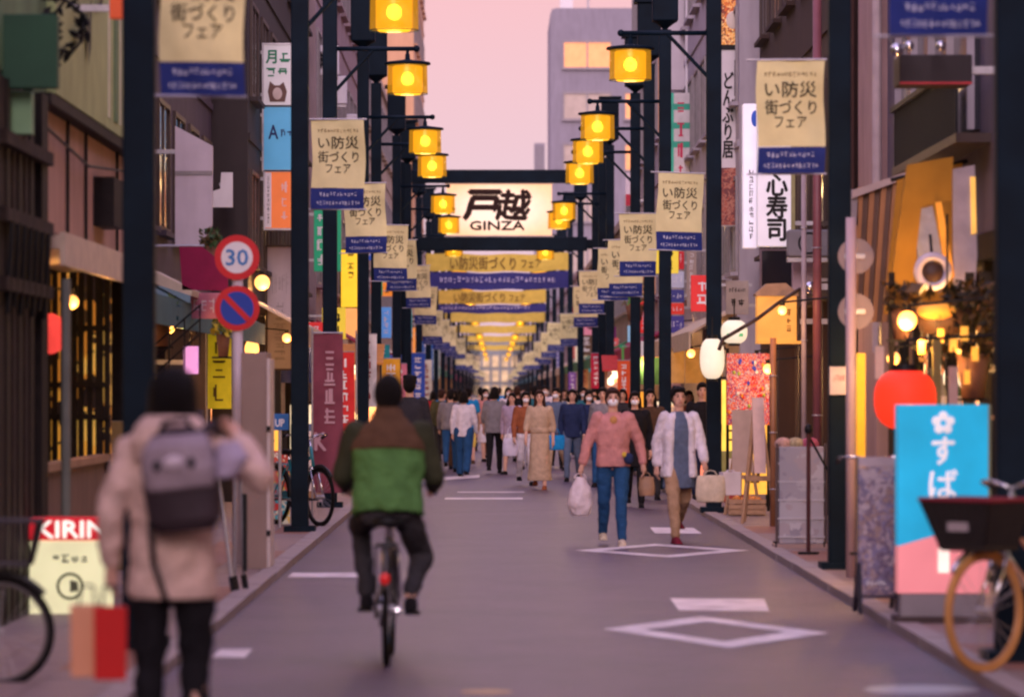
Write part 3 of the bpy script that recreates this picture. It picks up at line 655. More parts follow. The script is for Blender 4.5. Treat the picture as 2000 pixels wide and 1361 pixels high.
# ================================================================ BANNERS SLUNG ACROSS THE STREET
cl_or = M('slung_yellow', (.66, .48, .08), .7, .1, 4, .1)
for i, (yy, x0, x1, a, b, c, d, lab) in enumerate((
        (126, 832, 1110, 497, 531, 533, 566, 'yellow and navy banner slung across street, nearest below the gate'),
        (166, 850, 1066, 568, 594, 596, 612, 'yellow and navy banner slung across street, second beyond the gate'),
        (205, 868, 1064, 611, 630, 0, 0, 'plain yellow banner slung across street, farthest and lowest'),
        (255, 884, 1052, 636, 651, 0, 0, 'golden banner across street, fourth beyond the gate'),
        (330, 900, 1040, 656, 668, 0, 0, 'golden banner across street, fifth beyond the gate'),
        (425, 914, 1026, 674, 684, 0, 0, 'smallest golden banner at the far end of street'))):
    t = thing('slung_banner', lab, 'banner', (0, yy, 0), group='banners slung across the street')
    xa, xb = X(x0, yy), X(x1, yy); zm = lambda p: Z(p, yy)
    sag = lambda x: .05 * ((x - (xa + xb) / 2) / (xb - xa) * 2) ** 2 + .02 * math.sin(x * 4 + i)
    def strip(z0, z1):
        m = MB(); n = 18; vs = []
        for off in (0, .01):
            for k in range(n + 1):
                x = xa + (xb - xa) * k / n; vs += [(x, off + .04 * math.sin(x * 3), z0 + sag(x)), (x, off + .04 * math.sin(x * 3 + .6), z1 + sag(x))]
        fs = [(2 * k, 2 * k + 2, 2 * k + 3, 2 * k + 1) for k in range(n)] + [(2 * (n + 1) + 2 * k, 2 * (n + 1) + 2 * k + 1, 2 * (n + 1) + 2 * k + 3, 2 * (n + 1) + 2 * k + 2) for k in range(n)]
        return m.add(vs, fs)
    yc = strip(zm(b), zm(a)).build('yellow_cloth', cl_or, t, True)
    m = MB(); cxm = (xa + xb) / 2
    put_text(m, 'い防災街づくり', cxm - (xb - xa) * .10, (zm(a) + zm(b)) / 2, (xb - xa) * .46, (zm(a) - zm(b)) * .72, -.06, .01)
    put_text(m, 'フェア', cxm + (xb - xa) * .24, (zm(a) + zm(b)) / 2 - .02, (xb - xa) * .14, (zm(a) - zm(b)) * .45, -.06, .01)
    if i < 2: m.build('lettering', ink_brown, yc)
    if c:
        nb = strip(zm(d), zm(c)).build('navy_cloth', M('slung_navy', (.03, .03, .16), .7), t, True)
        m = MB(); marks(m, cxm - .2 * i, (zm(c) + zm(d)) / 2 + .05, (xb - xa) * .82, (zm(c) - zm(d)) * .42, -.06, 26, 9 + i); m.build('lettering', M('slung_white', (.6, .55, .75), .7), nb)
    w = MB(); w.cyl((-2.3, .02, zm(a) + .12), (xa, .02, zm(a) + .03), .012, n=6); w.cyl((xb, .02, zm(a) + .03), (2.6, .02, zm(a) + .12), .012, n=6); w.build('rope', steel, t)

# ================================================================ SHOP SIGNS FACING THE CAMERA
def sign(name, label, px0, px1, py0, py1, Y, mat, thick=.14, frame=None, cat='sign', group=None, pole=None, zoff=0):
    x0, x1, z0, z1 = X(px0, Y), X(px1, Y), Z(py1, Y), Z(py0, Y)
    t = thing(name, label, cat, ((x0 + x1) / 2, Y, (z0 if pole is None else .05)), group=group)
    w, h = x1 - x0, z1 - z0; zb = (0 if pole is None else z0 - .05)
    p = MB().bb(-w / 2, w / 2, 0, thick, zb, zb + h).build('panel', mat, t, bevel=.006)
    if frame:
        f = .025; m = MB(); m.bb(-w / 2 - f, w / 2 + f, -.012, thick + .01, zb + h, zb + h + f); m.bb(-w / 2 - f, w / 2 + f, -.012, thick + .01, zb - f, zb)
        m.bb(-w / 2 - f, -w / 2, -.012, thick + .01, zb, zb + h); m.bb(w / 2, w / 2 + f, -.012, thick + .01, zb, zb + h); m.build('frame', frame, t)
    return t, p, w, h, zb
def lit(name, col, e, var=.06): return M(name, col, .5, var, 3, emit=e * .7)
def bracket(t, w, h, zb, side, n=2):
    for k in range(n): MB().bb(side * w / 2, side * (w / 2 + .35), .04, .10, zb + h * (.15 + .7 * k), zb + h * (.15 + .7 * k) + .05).build('bracket', steel, t)

# --- left stack
t, p, w, h, zb = sign('projecting_sign', 'white sign with green characters and a pet photo, top of stack', 515, 598, 88, 206, 60, lit('sign_white_a', (.72, .70, .70), .10), frame=steel)
m = MB(); put_text(m, '月', -.20, zb + h * .80, .15, .19, -.006, .03); marks(m, .0, zb + h * .80, .2, .18, -.006, 1, 61, fat=.16); marks(m, -.12, zb + h * .56, .34, .16, -.006, 2, 62, fat=.16); m.build('lettering', M('print_green', (.03, .22, .11), .6), p)
m = MB(); m.prism([(-.22, zb + .05), (.0, zb + .05), (.03, zb + .2), (-.02, zb + .34), (-.08, zb + .29), (-.15, zb + .29), (-.22, zb + .35), (-.25, zb + .2)], -.008, -.003); m.build('pet_photo', M('pet_brown', (.16, .09, .07), .7), p)
MB().ell((-.11, -.01, zb + .17), (.07, .006, .09)).build('pet_face', M('pet_cream', (.6, .5, .44), .7), p); bracket(t, w, h, zb, -1)
t, p, w, h, zb = sign('projecting_sign', 'sky blue sign with dark brush signature, middle of stack', 515, 598, 209, 332, 60, lit('sign_blue', (.10, .38, .62), .22), frame=steel)
m = MB(); put_text(m, 'A', -.17, zb + h * .60, .14, .20, -.006, .02); marks(m, .02, zb + h * .58, .22, .14, -.006, 2, 63, fat=.16); m.build('lettering', M('print_navy', (.02, .03, .12), .6), p); bracket(t, w, h, zb, -1)
t, p, w, h, zb = sign('projecting_sign', 'orange sign with white vertical text, bottom of stack', 518, 598, 336, 446, 60, lit('sign_orange', (.80, .20, .05), .25), frame=steel)
MB().bb(-w / 2, -w / 2 + .09, -.006, 0, zb + .01, zb + h - .01).build('white_margin', white, p)
m = MB(); marks(m, -.02, zb + h * .48, .15, .62, -.008, 3, 64, True, fat=.15); m.build('lettering', M('print_pink', (.85, .55, .5), .6), p)
m = MB(); marks(m, -w / 2 + .045, zb + h * .5, .05, .7, -.009, 11, 4, True); m.build('small_print', ink, p); bracket(t, w, h, zb, -1)
# --- green, yellow, orange signs in the middle left
t, p, w, h, zb = sign('projecting_sign', 'tall green sign with white vertical text behind third left post', 613, 666, 402, 530, 72, lit('sign_green', (.02, .38, .18), .16), frame=None)
m = MB(); marks(m, -.13, zb + h * .5, .13, .98, -.008, 4, 65, True, fat=.2); m.build('lettering', white_ink, p); bracket(t, w, h, zb, -1)
t, p, w, h, zb = sign('projecting_sign', 'glowing yellow sign box behind the third left banner', 666, 704, 488, 600, 84, lit('sign_yellow_lit', (.95, .60, .03), .62), frame=wood_dark)
m = MB(); marks(m, 0, zb + h * .72, .16, .5, -.008, 3, 66, True, fat=.15); m.build('lettering', ink_brown, p); bracket(t, w, h, zb, -1)
t, p, w, h, zb = sign('projecting_sign', 'glowing orange sign panel under the yellow box', 667, 703, 602, 662, 83, lit('sign_orange_lit', (.95, .42, .12), .55)); bracket(t, w, h, zb, -1)
# --- dark green board at the top left edge
t, p, w, h, zb = sign('projecting_sign', 'dark green board at the top left corner of the photo', -40, 112, 28, 172, 27.2, M('board_dark_green', (.02, .075, .04), .6, .15, 3)); bracket(t, w, h, zb, -1)
t, p, w, h, zb = sign('projecting_sign', 'pale green board below the dark green one, left edge', -40, 62, 178, 262, 27.4, M('board_pale_green', (.22, .40, .22), .6, .12, 3)); bracket(t, w, h, zb, -1)
t, p, w, h, zb = sign('projecting_sign', 'small orange red sign at the top edge beside nearest left post', 214, 250, -60, 36, 31, lit('sign_red_small', (.7, .10, .03), .2)); bracket(t, w, h, zb, -1)
# --- white slanted wall panel, small white L sign, grey
t = thing('wall_panel', 'white slanted advertising panel on the grey left building', 'sign', (-3.55, 47, 0)); Y = 47
m = MB(); m.prism([(X(342, Y) + 3.55, Z(482, Y)), (X(392, Y) + 3.55, Z(478, Y)), (X(414, Y) + 3.55, Z(440, Y)), (X(415, Y) + 3.55, Z(285, Y)), (X(342, Y) + 3.55, Z(246, Y))], 0, .12); pp = m.build('panel', M('panel_lilac_white', (.60, .52, .58), .55, .07, 3, wear=.2), t)
MB().bb(X(342, Y) + 3.55, X(415, Y) + 3.55, -.012, -.002, Z(342, Y), Z(334, Y)).build('seam', frame_m, pp)
MB().bb(-.45, -.02, .02, .10, Z(300, Y), Z(292, Y)).build('bracket', steel, t)
t = thing('hanging_sign', 'small white notched sign on the dark taupe end wall', 'sign', (X(430, 56), 56, Z(405, 56)))
s_ = 56 / F; MB().prism([(-20 * s_, 0), (24 * s_, 0), (24 * s_, 68 * s_), (2 * s_, 68 * s_), (0, 36 * s_), (-20 * s_, 30 * s_)], 0, .1).build('panel', white, t); MB().bb(-.02, .02, .1, .9, .3, .34).build('bracket', steel, t)
# wine red flag and clutter signs over the left shops
t = thing('shop_flag', 'wine red cloth flag behind the speed limit sign', 'flag', (X(395, 42), 42, 0)); Y = 42
MB().prism([(X(350, Y) - X(395, Y), Z(482, Y)), (X(395, Y) - X(395, Y), Z(482, Y)), (X(444, Y) - X(395, Y), Z(520, Y)), (X(446, Y) - X(395, Y), Z(568, Y)), (X(356, Y) - X(395, Y), Z(566, Y))], 0, .03).build('cloth', M('cloth_wine', (.26, .008, .055), .7, .12, 6, .1), t)
MB().cyl((-.85, .015, Z(480, Y)), (.02, .015, Z(480, Y)), .012).build('rod', steel, t)
t, p, w, h, zb = sign('shop_sign', 'pink sign strip with white characters under wine red flag', 372, 440, 572, 622, 43, M('sign_pink_print', (.62, .22, .28), .6, .1)); m = MB(); marks(m, 0, zb + h / 2, w * .9, h * .7, -.006, 4, 77); m.build('lettering', white_ink, p)
MB().bb(-.9, -w / 2, .05, .09, zb + .1, zb + .15).build('bracket', steel, t)
t, p, w, h, zb = sign('shop_sign', 'small glowing pink violet sign above the backpacker', 358, 386, 676, 730, 44, lit('sign_violet_lit', (.80, .34, .72), .6)); MB().bb(-.8, -w / 2, .05, .09, zb + .1, zb + .15).build('bracket', steel, t)
t = thing('shop_canopy', 'cream sloping canopy edge left of the wine red flag', 'canopy', (X(334, 42), 42, 0)); Y = 42
MB().prism([(X(296, Y) - X(334, Y), Z(526, Y)), (X(376, Y) - X(334, Y), Z(566, Y)), (X(374, Y) - X(334, Y), Z(578, Y)), (X(296, Y) - X(334, Y), Z(552, Y))], 0, 1.2).build('cloth', aw_cream, t); MB().bb(-.9, .1, .5, .55, Z(556, Y), Z(550, Y)).build('arm', steel, t)
# --- right: food signs, sushi sign
t, p, w, h, zb = sign('tall_sign', 'tall white sign with food photos and brush lettering, right side', 1404, 1452, -60, 442, 64, lit('sign_white_b', (.62, .56, .57), .06), frame=None)
food = patches('food_photo', ((.5, .10, .02), (.7, .28, .05), (.35, .05, .02), (.8, .5, .2), (.16, .03, .02)), 9, .5, emit=.25)
s_ = 64 / F; zt = lambda py: Z(py, 64) - Z(442, 64)
MB().bb(-w / 2, w / 2, -.012, 0, zt(96), zt(-60)).build('food_photo', food, p)
MB().ell((.03, -.02, zt(40)), (.11, .01, .14)).build('rice_heap', M('rice', (.7, .6, .5), .7), p)
MB().bb(-w / 2, w / 2, -.016, -.004, zt(98), zt(88)).build('bowl_rim', black, p)
MB().bb(-w / 2, w / 2, -.012, 0, zt(440), zt(328)).build('food_photo', patches('food_photo_dark', ((.22, .05, .04), (.35, .08, .05), (.15, .04, .04), (.4, .15, .1)), 8, .5, emit=.1), p)
m = MB(); put_text(m, 'ど\nん\nぶ\nり\n居', -.05, zt(225), .17, zt(145) - zt(312), -.014, .02, line=.9); m.build('lettering', ink, p)
MB().bb(.05, .13, -.014, 0, zt(188), zt(118)).build('dark_label', M('label_brown', (.05, .03, .03), .7), p)
bracket(t, w, h, zb, 1, 2)
t, p, w, h, zb = sign('projecting_sign', 'white lit sign box with black vertical sushi lettering, right side', 1480, 1545, 206, 481, 49.5, lit('sign_white_c', (.80, .74, .80), .28), .3, frame=None)
zt = lambda py: Z(py, 49.5) - Z(481, 49.5)
m = MB(); put_text(m, '心\n寿\n司', .03, zt(405), .25, zt(340) - zt(470), -.008, .03, line=.9); m.build('lettering', ink, p)
MB().bb(w / 2, w / 2 + .05, .0, .3, zb, zb + h).build('side_strip', M('strip_olive', (.35, .32, .14), .6), t); bracket(t, w, h, zb, 1)
t, p, w, h, zb = sign('projecting_sign', 'slim white sign with small vertical print beside the sushi sign', 1452, 1479, 203, 484, 50.2, lit('sign_white_d', (.80, .74, .84), .34), .3)
m = MB(); zt = lambda py: Z(py, 50.2) - Z(484, 50.2); marks(m, .01, zt(400), .07, zt(330) - zt(470), -.008, 10, 21, True); m.build('lettering', ink, p)
m = MB(); m.ell((.06, -.006, zt(232)), (.05, .006, .10)); m.build('blue_mark', M('print_blue', (.03, .1, .5), .6), p); MB().bb(w / 2, w / 2 + .1, .1, .2, zb + .3, zb + .36).build('bracket', steel, t)
# --- right: red strip, green sign, white panel, red-white-blue stack
t, p, w, h, zb = sign('tall_sign', 'very tall red strip sign with white edge, right side', 1349, 1371, -60, 402, 80, lit('sign_red', (.68, .03, .03), .14), .2)
MB().bb(-w / 2 - .10, -w / 2, .0, .2, zb, zb + h).build('white_edge', white, t); MB().bb(-w / 2 + .05, w / 2, -.006, 0, zb + h * .9, zb + h * .97).build('green_mark', M('mark_green', (.1, .35, .08), .6), p)
MB().ell((.03, -.006, zb + .3), (.08, .006, .16)).build('white_dot', white, p); MB().bb(w / 2, w / 2 + .4, .05, .1, zb + 2, zb + 2.06).build('bracket', steel, t)
t, p, w, h, zb = sign('projecting_sign', 'green sign with pink characters on the right side', 1304, 1347, 182, 366, 79, lit('sign_jade', (.05, .42, .28), .12), .15)
MB().bb(-w / 2 + .12, w / 2 + .001, -.006, 0, zb, zb + h).build('white_field', M('field_pale', (.66, .62, .62), .6), p)
m = MB(); marks(m, .04, zb + h * .5, .19, h * .86, -.010, 4, 67, True, fat=.2); m.build('lettering', M('print_red', (.60, .03, .10), .6), p)
m = MB()
for k in range(3): m.bb(-w / 2, w / 2, -.0075, -.001, zb + h * (.42 + .2 * k), zb + h * (.42 + .2 * k) + .12)
m.build('green_band', M('band_jade', (.05, .42, .28), .6), p); bracket(t, w, h, zb, 1)
for k, (a, b_, col, nm, lab) in enumerate(((482, 526, (.62, .02, .03), 'a', 'red square sign, top of the stacked panels right'), (530, 562, (.5, .5, .62), 'b', 'white and violet panel below the red square'), (566, 590, (.05, .05, .22), 'c', 'navy panel in the stacked panels right'), (592, 614, (.75, .05, .03), 'd', 'small red panel in the stacked panels right'), (617, 650, (.06, .05, .25), 'e', 'lowest navy panel in the stacked panels right'))):
    t, p, w, h, zb = sign('stacked_panel', lab, 1303, 1336, a, b_, 76, lit('stack_' + nm, col, .12), .12, group='panels stacked on the right')
    m = MB(); marks(m, 0, zb + h / 2, w * .8, h * .5, -.006, 4, k + 50); m.build('lettering', white_ink, p); MB().bb(w / 2, w / 2 + .5, .05, .1, zb + .1, zb + .15).build('bracket', steel, t)
t, p, w, h, zb = sign('wall_panel', 'plain off white panel high on the right behind the lanterns', 1302, 1346, -60, 176, 81, M('panel_white', (.58, .53, .56), .55, .06, 3, wear=.15), .12); MB().bb(w / 2, w / 2 + .3, .04, .09, zb + .5, zb + .56).build('bracket', steel, t)
t, p, w, h, zb = sign('wall_panel', 'small cream notice panel with print beside third right post', 1418, 1462, 548, 614, 54, M('panel_notice', (.42, .38, .36), .6), .08); m = MB(); marks(m, 0, zb + h * .35, w * .7, h * .3, -.006, 2, 68, fat=.16); marks(m, 0, zb + h * .72, w * .75, h * .18, -.006, 6, 3); m.build('lettering', ink, p); MB().bb(w / 2, w / 2 + .4, .03, .06, zb + .1, zb + .14).build('bracket', steel, t)
t, p, w, h, zb = sign('wall_panel', 'small red and white sign below the white panel, far right lanterns', 1222, 1246, 338, 402, 92, lit('sign_rw', (.66, .55, .60), .1), .1); MB().bb(-w / 2, w / 2, -.006, 0, zb, zb + h * .35).build('red_field', M('field_red', (.5, .03, .06), .6), p); MB().bb(w / 2, w / 2 + .5, .03, .06, zb + .1, zb + .14).build('bracket', steel, t)
# --- dark box sign and chrome lamps under the nearest right banner
t = thing('air_conditioner', 'black and red trimmed box unit above the right balcony', 'box unit', (X(1828, 33), 33, Z(165, 33))); w = X(1900, 33) - X(1758, 33)
MB().bb(-w / 2, w / 2, 0, .5, 0, .24).build('body', M('unit_black', (.02, .012, .014), .5), t, bevel=.01); MB().bb(-w / 2, w / 2, -.01, 0, .0, .018).build('trim', M('trim_red', (.45, .03, .04), .5), t); MB().bb(w / 2, 1.2, .2, .3, .1, .16).build('bracket', steel, t)
for k, px in enumerate((1752, 1776, 1838)):
    t = thing('spot_lamp', ['leftmost', 'middle', 'rightmost'][k] + ' chrome spot lamp under the nearest right banner', 'spot lamp', (X(px, 32.5), 32.5, Z((98, 90, 90)[k], 32.5)), group='chrome spot lamps')
    MB().ell((0, 0, 0), (.055 if k == 0 else .04,) * 3).build('globe', chrome, t, True); MB().cyl((0, .03, .0), (0, .5, .12), .012).build('stem', black, t)
for k, (nm, px0, px1, py0, py1, Y, col, e, lab) in enumerate((
        ('l1', 724, 733, 540, 575, 84, (.75, .12, .04), .3, 'thin orange red sign strip under fourth left banner'),
        ('l2', 744, 764, 600, 660, 100, (.10, .30, .7), .3, 'small bright blue sign between left posts'),
        ('l3', 806, 822, 640, 738, 128, (.85, .30, .06), .4, 'orange vertical sign strip left, beyond the gate'),
        ('l4', 822, 846, 620, 742, 150, (.03, .10, .30), .12, 'dark blue vertical sign left, beyond the gate'),
        ('l5', 846, 858, 620, 740, 175, (.6, .65, .58), .2, 'pale mint vertical sign left, far beyond the gate'),
        ('l6', 700, 720, 672, 736, 96, (.75, .68, .6), .3, 'lit ivory sign near the stall on the left'),
        ('l7', 726, 742, 660, 742, 108, (.7, .1, .12), .25, 'red vertical sign left near the gate'),
        ('r1', 1250, 1262, 588, 650, 92, (.75, .04, .03), .3, 'slim red sign at the sixth right post'),
        ('r2', 1226, 1246, 560, 622, 98, (.06, .2, .05), .05, 'dark green hanging sign behind right banners'),
        ('r3', 1226, 1246, 636, 668, 97, (.25, .5, .7), .3, 'small light blue sign on the right side'),
        ('r4', 1160, 1178, 590, 690, 125, (.6, .45, .45), .15, 'pale rose vertical sign right, beyond the gate'),
        ('r5', 1118, 1132, 600, 700, 150, (.5, .12, .10), .15, 'rust red vertical sign right, beyond the gate'),
        ('r6', 1196, 1208, 660, 740, 112, (.72, .10, .10), .25, 'crimson vertical sign right near the gate'),
        ('r7', 1304, 1330, 662, 760, 73, (.55, .25, .22), .2, 'salmon sign panel under the stacked panels'),
        ('r8', 1342, 1360, 470, 600, 74, (.4, .30, .26), .05, 'brown grey vertical board beside the stacked panels'),
        ('r9', 1082, 1096, 640, 730, 190, (.12, .12, .35), .1, 'violet vertical sign right, far beyond the gate'))):
    t, p, w, h, zb = sign('projecting_sign', lab, px0, px1, py0, py1, Y, lit('sgn_' + nm, col, e), .12)
    m = MB(); marks(m, 0, zb + h / 2, w * .6, h * .85, -.006, max(3, int(h / w / .75)), k + 90, True); m.build('lettering', white_ink if sum(col) < 1.4 else ink, p)
    sd = -1 if px1 < 968 else 1; MB().bb(sd * w / 2, sd * (abs((3.2 if sd < 0 else 3.5)) - abs((X(px0, Y) + X(px1, Y)) / 2)), .04, .08, zb + h * .8, zb + h * .8 + .05).build('bracket', steel, t)

# ================================================================ ROAD SIGNS
def disc(t, name, z, r, mat, y0, y1, x=0): return MB().cyl((x, y0, z), (x, y1, z), r, n=40).build(name, mat, t)
red_s = M('sign_red_paint', (.55, .012, .02), .35, .05); blue_s = M('sign_blue_paint', (.01, .045, .36), .35, .05); wht_s = M('sign_white_paint', (.72, .72, .76), .35, .04)
Y = 36.3; t = thing('road_sign', 'speed limit 30 and no parking signs on white pole', 'road sign', (X(463, Y), Y, 0)); s_ = Y / F
pole_w = M('pole_white', (.55, .48, .54), .4, .06)
MB().cyl((0, .06, .05), (0, .06, Z(470, Y)), .048, n=16).build('pole', pole_w, t, True)
z1, z2 = Z(503, Y), Z(602, Y); r_ = 44 * s_
a = disc(t, 'speed_disc', z1, r_, red_s, -.005, 0); disc(a, 'white_field', z1, r_ * .70, wht_s, -.010, -.006)
m = MB(); put_text(m, '30', 0, z1, r_ * .98, r_ * .70, -.014, .02); m.build('lettering', M('sign_digit_blue', (.03, .18, .48), .4), a)
a = disc(t, 'parking_disc', z2, r_, red_s, -.005, 0); disc(a, 'blue_field', z2, r_ * .74, blue_s, -.010, -.006)
m = MB(); m.box((0, -.013, z2), (r_ * 1.46, .004, r_ * .24), ry=R(45)); m.build('red_slash', red_s, a)
for z in (z1, z2): MB().bb(-.06, .06, .0, .1, z - .02, z + .02).build('clamp', steel, t)
Y = 33.8; t = thing('road_sign', 'grey backs of two round road signs on rose pole, right', 'road sign', (X(1662, Y), Y, 0)); s_ = Y / F
back_m = M('sign_back_grey', (.26, .20, .20), .5, .12, 4, wear=.2)
MB().cyl((0, .0, .05), (0, .0, Z(425, Y)), .042, n=16).build('pole', M('pole_rose', (.46, .33, .35), .35, .08, 3), t, True)
for z in (Z(500, Y), Z(608, Y)):
    d = MB().cyl((.045, .05, z), (.045, .056, z), 35 * s_, n=36).build('sign_disc', back_m, t); MB().bb(-.05, .12, .035, .05, z - .02, z + .02).build('clamp', steel, d)
t, p, w, h, zb = sign('notice_plate', 'small white notice plate on the second right lamp post', 1620, 1657, 716, 771, 35.27, M('notice_white', (.5, .44, .46), .5), .012); m = MB(); marks(m, 0, zb + h * .6, w * .7, h * .25, -.006, 4, 2); m.build('lettering', red_s, p)
t, p, w, h, zb = sign('plate_sign', 'small blue plate with white letters beside second left post', 529, 564, 808, 840, 46, M('plate_blue', (.02, .14, .42), .4), .02, pole=True); m = MB(); put_text(m, 'UP', 0, zb + h * .45, w * .5, h * .45, -.006, .03); m.build('lettering', white_ink, p); MB().cyl((0, .03, 0), (0, .03, zb), .02).build('pole', steel, t)

# ================================================================ THINGS ON THE PAVEMENT, LEFT
Y = 28.3
t = thing('beer_sign', 'lit cream KIRIN sign box with red header on the left pavement', 'sign', (X(137, Y), Y, .05)); s_ = Y / F
zg = lambda py: Z(py, Y) - .05
w = 160 * s_
MB().bb(-w / 2, w / 2, 0, .2, zg(1208), zg(1056)).build('lit_panel', M('beer_panel_lit', (.74, .72, .42), .5, .12, 3, emit=.40), t, bevel=.01)
hd = MB().bb(-w / 2, w / 2, -.004, .2, zg(1054), zg(1010)).build('red_header', M('beer_red', (.55, .01, .02), .45, .06, 3, emit=.35), t, bevel=.01)
m = MB(); put_text(m, 'KIRIN', .01, zg(1033), w * .84, 32 * s_, -.010, .04); m.build('lettering', M('beer_white', (.9, .85, .75), .5, emit=.5), hd)
m = MB(); marks(m, .0, zg(1090), .26, .06, -.006, 4, 71, fat=.2); m.build('small_print', M('print_grey', (.12, .13, .08), .6), t)
m = MB(); marks(m, 0, zg(1144), .13, .15, -.006, 1, 72, fat=.2); m.torus((0, -.005, zg(1144)), .085, .010, 'Y', 24, 6); m.build('large_character', M('print_olive', (.13, .15, .08), .6), t)
MB().bb(-w / 2 + .03, w / 2 - .03, .0, .22, .0, zg(1210)).build('stand', M('stand_maroon', (.09, .015, .03), .6), t)
t = thing('display_cabinet', 'tall taupe cabinet standing beside the road sign pole', 'cabinet', (X(497, 35.4), 35.4, .05)); s_ = 35.4 / F
MB().bb(-26 * s_, 24 * s_, 0, .7, 0, Z(688, 35.4) - .05).build('body', M('cabinet_taupe', (.27, .20, .175), .6, .08, 3, wear=.2), t, bevel=.01)
MB().bb(24 * s_, 30 * s_, 0.02, .7, .02, Z(700, 35.4) - .05).build('edge_panel', M('cabinet_edge', (.55, .48, .46), .5), t)
for k in range(3): MB().bb(24 * s_, 31 * s_, -.01, .05, .3 + k * .45, .34 + k * .45).build('hinge', black, t)
t = thing('nobori_flag', 'maroon vertical flag with white characters behind the cyclist', 'flag', (X(610, 47.5), 47.5, .05)); s_ = 47.5 / F
zg = lambda py: Z(py, 47.5) - .05
MB().cyl((0, 0, 0), (0, 0, zg(640)), .014).build('pole', steel, t); MB().cyl((0, 0, zg(650)), (60 * s_, 0, zg(650)), .009).build('arm', steel, t); MB().lathe([(0, .05), (.15, .04), (.17, 0)], (0, 0, 0)).build('foot', M('base_stone', (.3, .28, .28)), t)
def cloth(x0, x1, z0, z1, amp, ph, mat, name, par):
    m = MB(); nx, nz = 8, 14; vs = []; N = (nx + 1) * (nz + 1)
    for off in (0, .006):
        for j in range(nz + 1):
            for i in range(nx + 1):
                x, z = x0 + (x1 - x0) * i / nx, z0 + (z1 - z0) * j / nz; vs.append((x, off + amp * math.sin(16 * (x - x0) + z * 3 + ph), z))
    fs = [f for j in range(nz) for i in range(nx) for a in [j * (nx + 1) + i] for f in ((a, a + 1, a + nx + 2, a + nx + 1), (N + a, N + a + nx + 1, N + a + nx + 2, N + a + 1))]
    return m.add(vs, fs).build(name, mat, par, True)
fl = cloth(.01, 60 * s_, zg(962), zg(652), .012, 0, M('cloth_maroon', (.24, .058, .085), .75, .15, 5, .1), 'cloth', t)
m = MB(); marks(m, 34 * s_, zg(755), .17, zg(680) - zg(830), -.022, 4, 73, True, fat=.18); put_text(m, 'K', 16 * s_, zg(862), .13, .2, -.022, .04); m.build('lettering', M('print_rose', (.58, .34, .38), .6), fl)
for k, (px, y_, col, nm, lab, ht, top) in enumerate(((428, 50, (.85, .62, .02), 'yel', 'bright yellow vertical flag with dark print left of sign pole', 150, 648), )):
    t = thing('nobori_flag', lab, 'flag', (X(px - 24, y_), y_, .05)); zg = lambda py: Z(py, y_) - .05; s_ = y_ / F
    MB().cyl((0, 0, 0), (0, 0, zg(top - 12)), .014).build('pole', steel, t); MB().cyl((0, 0, zg(top - 4)), (46 * s_, 0, zg(top - 4)), .009).build('arm', steel, t); MB().lathe([(0, .05), (.15, .04), (.17, 0)]).build('foot', MATS['base_stone'], t)
    fl = cloth(.01, 48 * s_, zg(top + ht), zg(top), .012, k, M('cloth_' + nm, col, .75, .12, 5, .1, emit=.12), 'cloth', t)
    m = MB(); marks(m, 24 * s_, zg(top + ht / 2), .2, ht * s_ * .85, -.02, 3, 74, True, fat=.13); m.build('lettering', ink_brown, fl)
# warm wall lamps over the left shops
wl = M('lamp_warm_globe', (.8, .4, .12), emit=1.5, ecol=(1, .42, .10))
def wall_lamp(px, py, Y, r, label, side, name='wall_lamp', mat=None, el=1.0, watt=14):
    t = thing(name, label, 'lamp', (X(px, Y), Y, Z(py, Y)))
    MB().ell((0, 0, 0), (r, r, r * el)).build('globe', mat or wl, t, True); MB().cyl((0, 0, r * el), (0, 0, r * el + .05), .03).build('socket', black, t)
    MB().cyl((0, 0, r * el + .04), (side * .6, .02, r * el + .1), .012).build('bracket', black, t)
    ld = bpy.data.lights.new('bulb_light', 'POINT'); ld.energy = watt; ld.color = (1, .50, .16); ld.shadow_soft_size = .06; lo = bpy.data.objects.new('bulb_light', ld); C.objects.link(lo); lo.parent = t; lo.location = (-side * .06, -.12, -r * el - .06); return t
wall_lamp(512, 552, 58, .11, 'warm globe lamp beside the speed limit sign', -1)
wall_lamp(492, 682, 56, .10, 'warm globe lamp above the taupe cabinet', -1, el=1.4)
wall_lamp(516, 600, 62, .06, 'tiny warm lamp right of the no parking sign', -1)
# pale shop shutters board between stack sign and post
t, p, w, h, zb = sign('price_board', 'pale price board below the orange sign, left', 522, 570, 482, 720, 61, M('price_board', (.46, .40, .42), .6, .08, 3, wear=.2), .1, frame=frame_br)
m = MB(); marks(m, 0, zb + h * .7, w * .8, .4, -.006, 5, 33); marks(m, .0, zb + h * .3, w * .6, h * .5, -.006, 9, 34, True); m.build('lettering', frame_m, p); MB().bb(-w / 2 - .5, -w / 2 - .03, .03, .07, zb + h * .8, zb + h * .8 + .06).build('bracket', steel, t)
t, p, w, h, zb = sign('standing_board', 'red framed drinks poster board near second left post', 527, 566, 880, 1028, 47.4, patches('poster_red', ((.55, .03, .03), (.7, .6, .5), (.6, .08, .05), (.75, .45, .1), (.05, .3, .4)), 6, emit=.15), .05, pole=True); MB().bb(-.1, .1, .05, .3, 0, .05).build('foot', black, t)

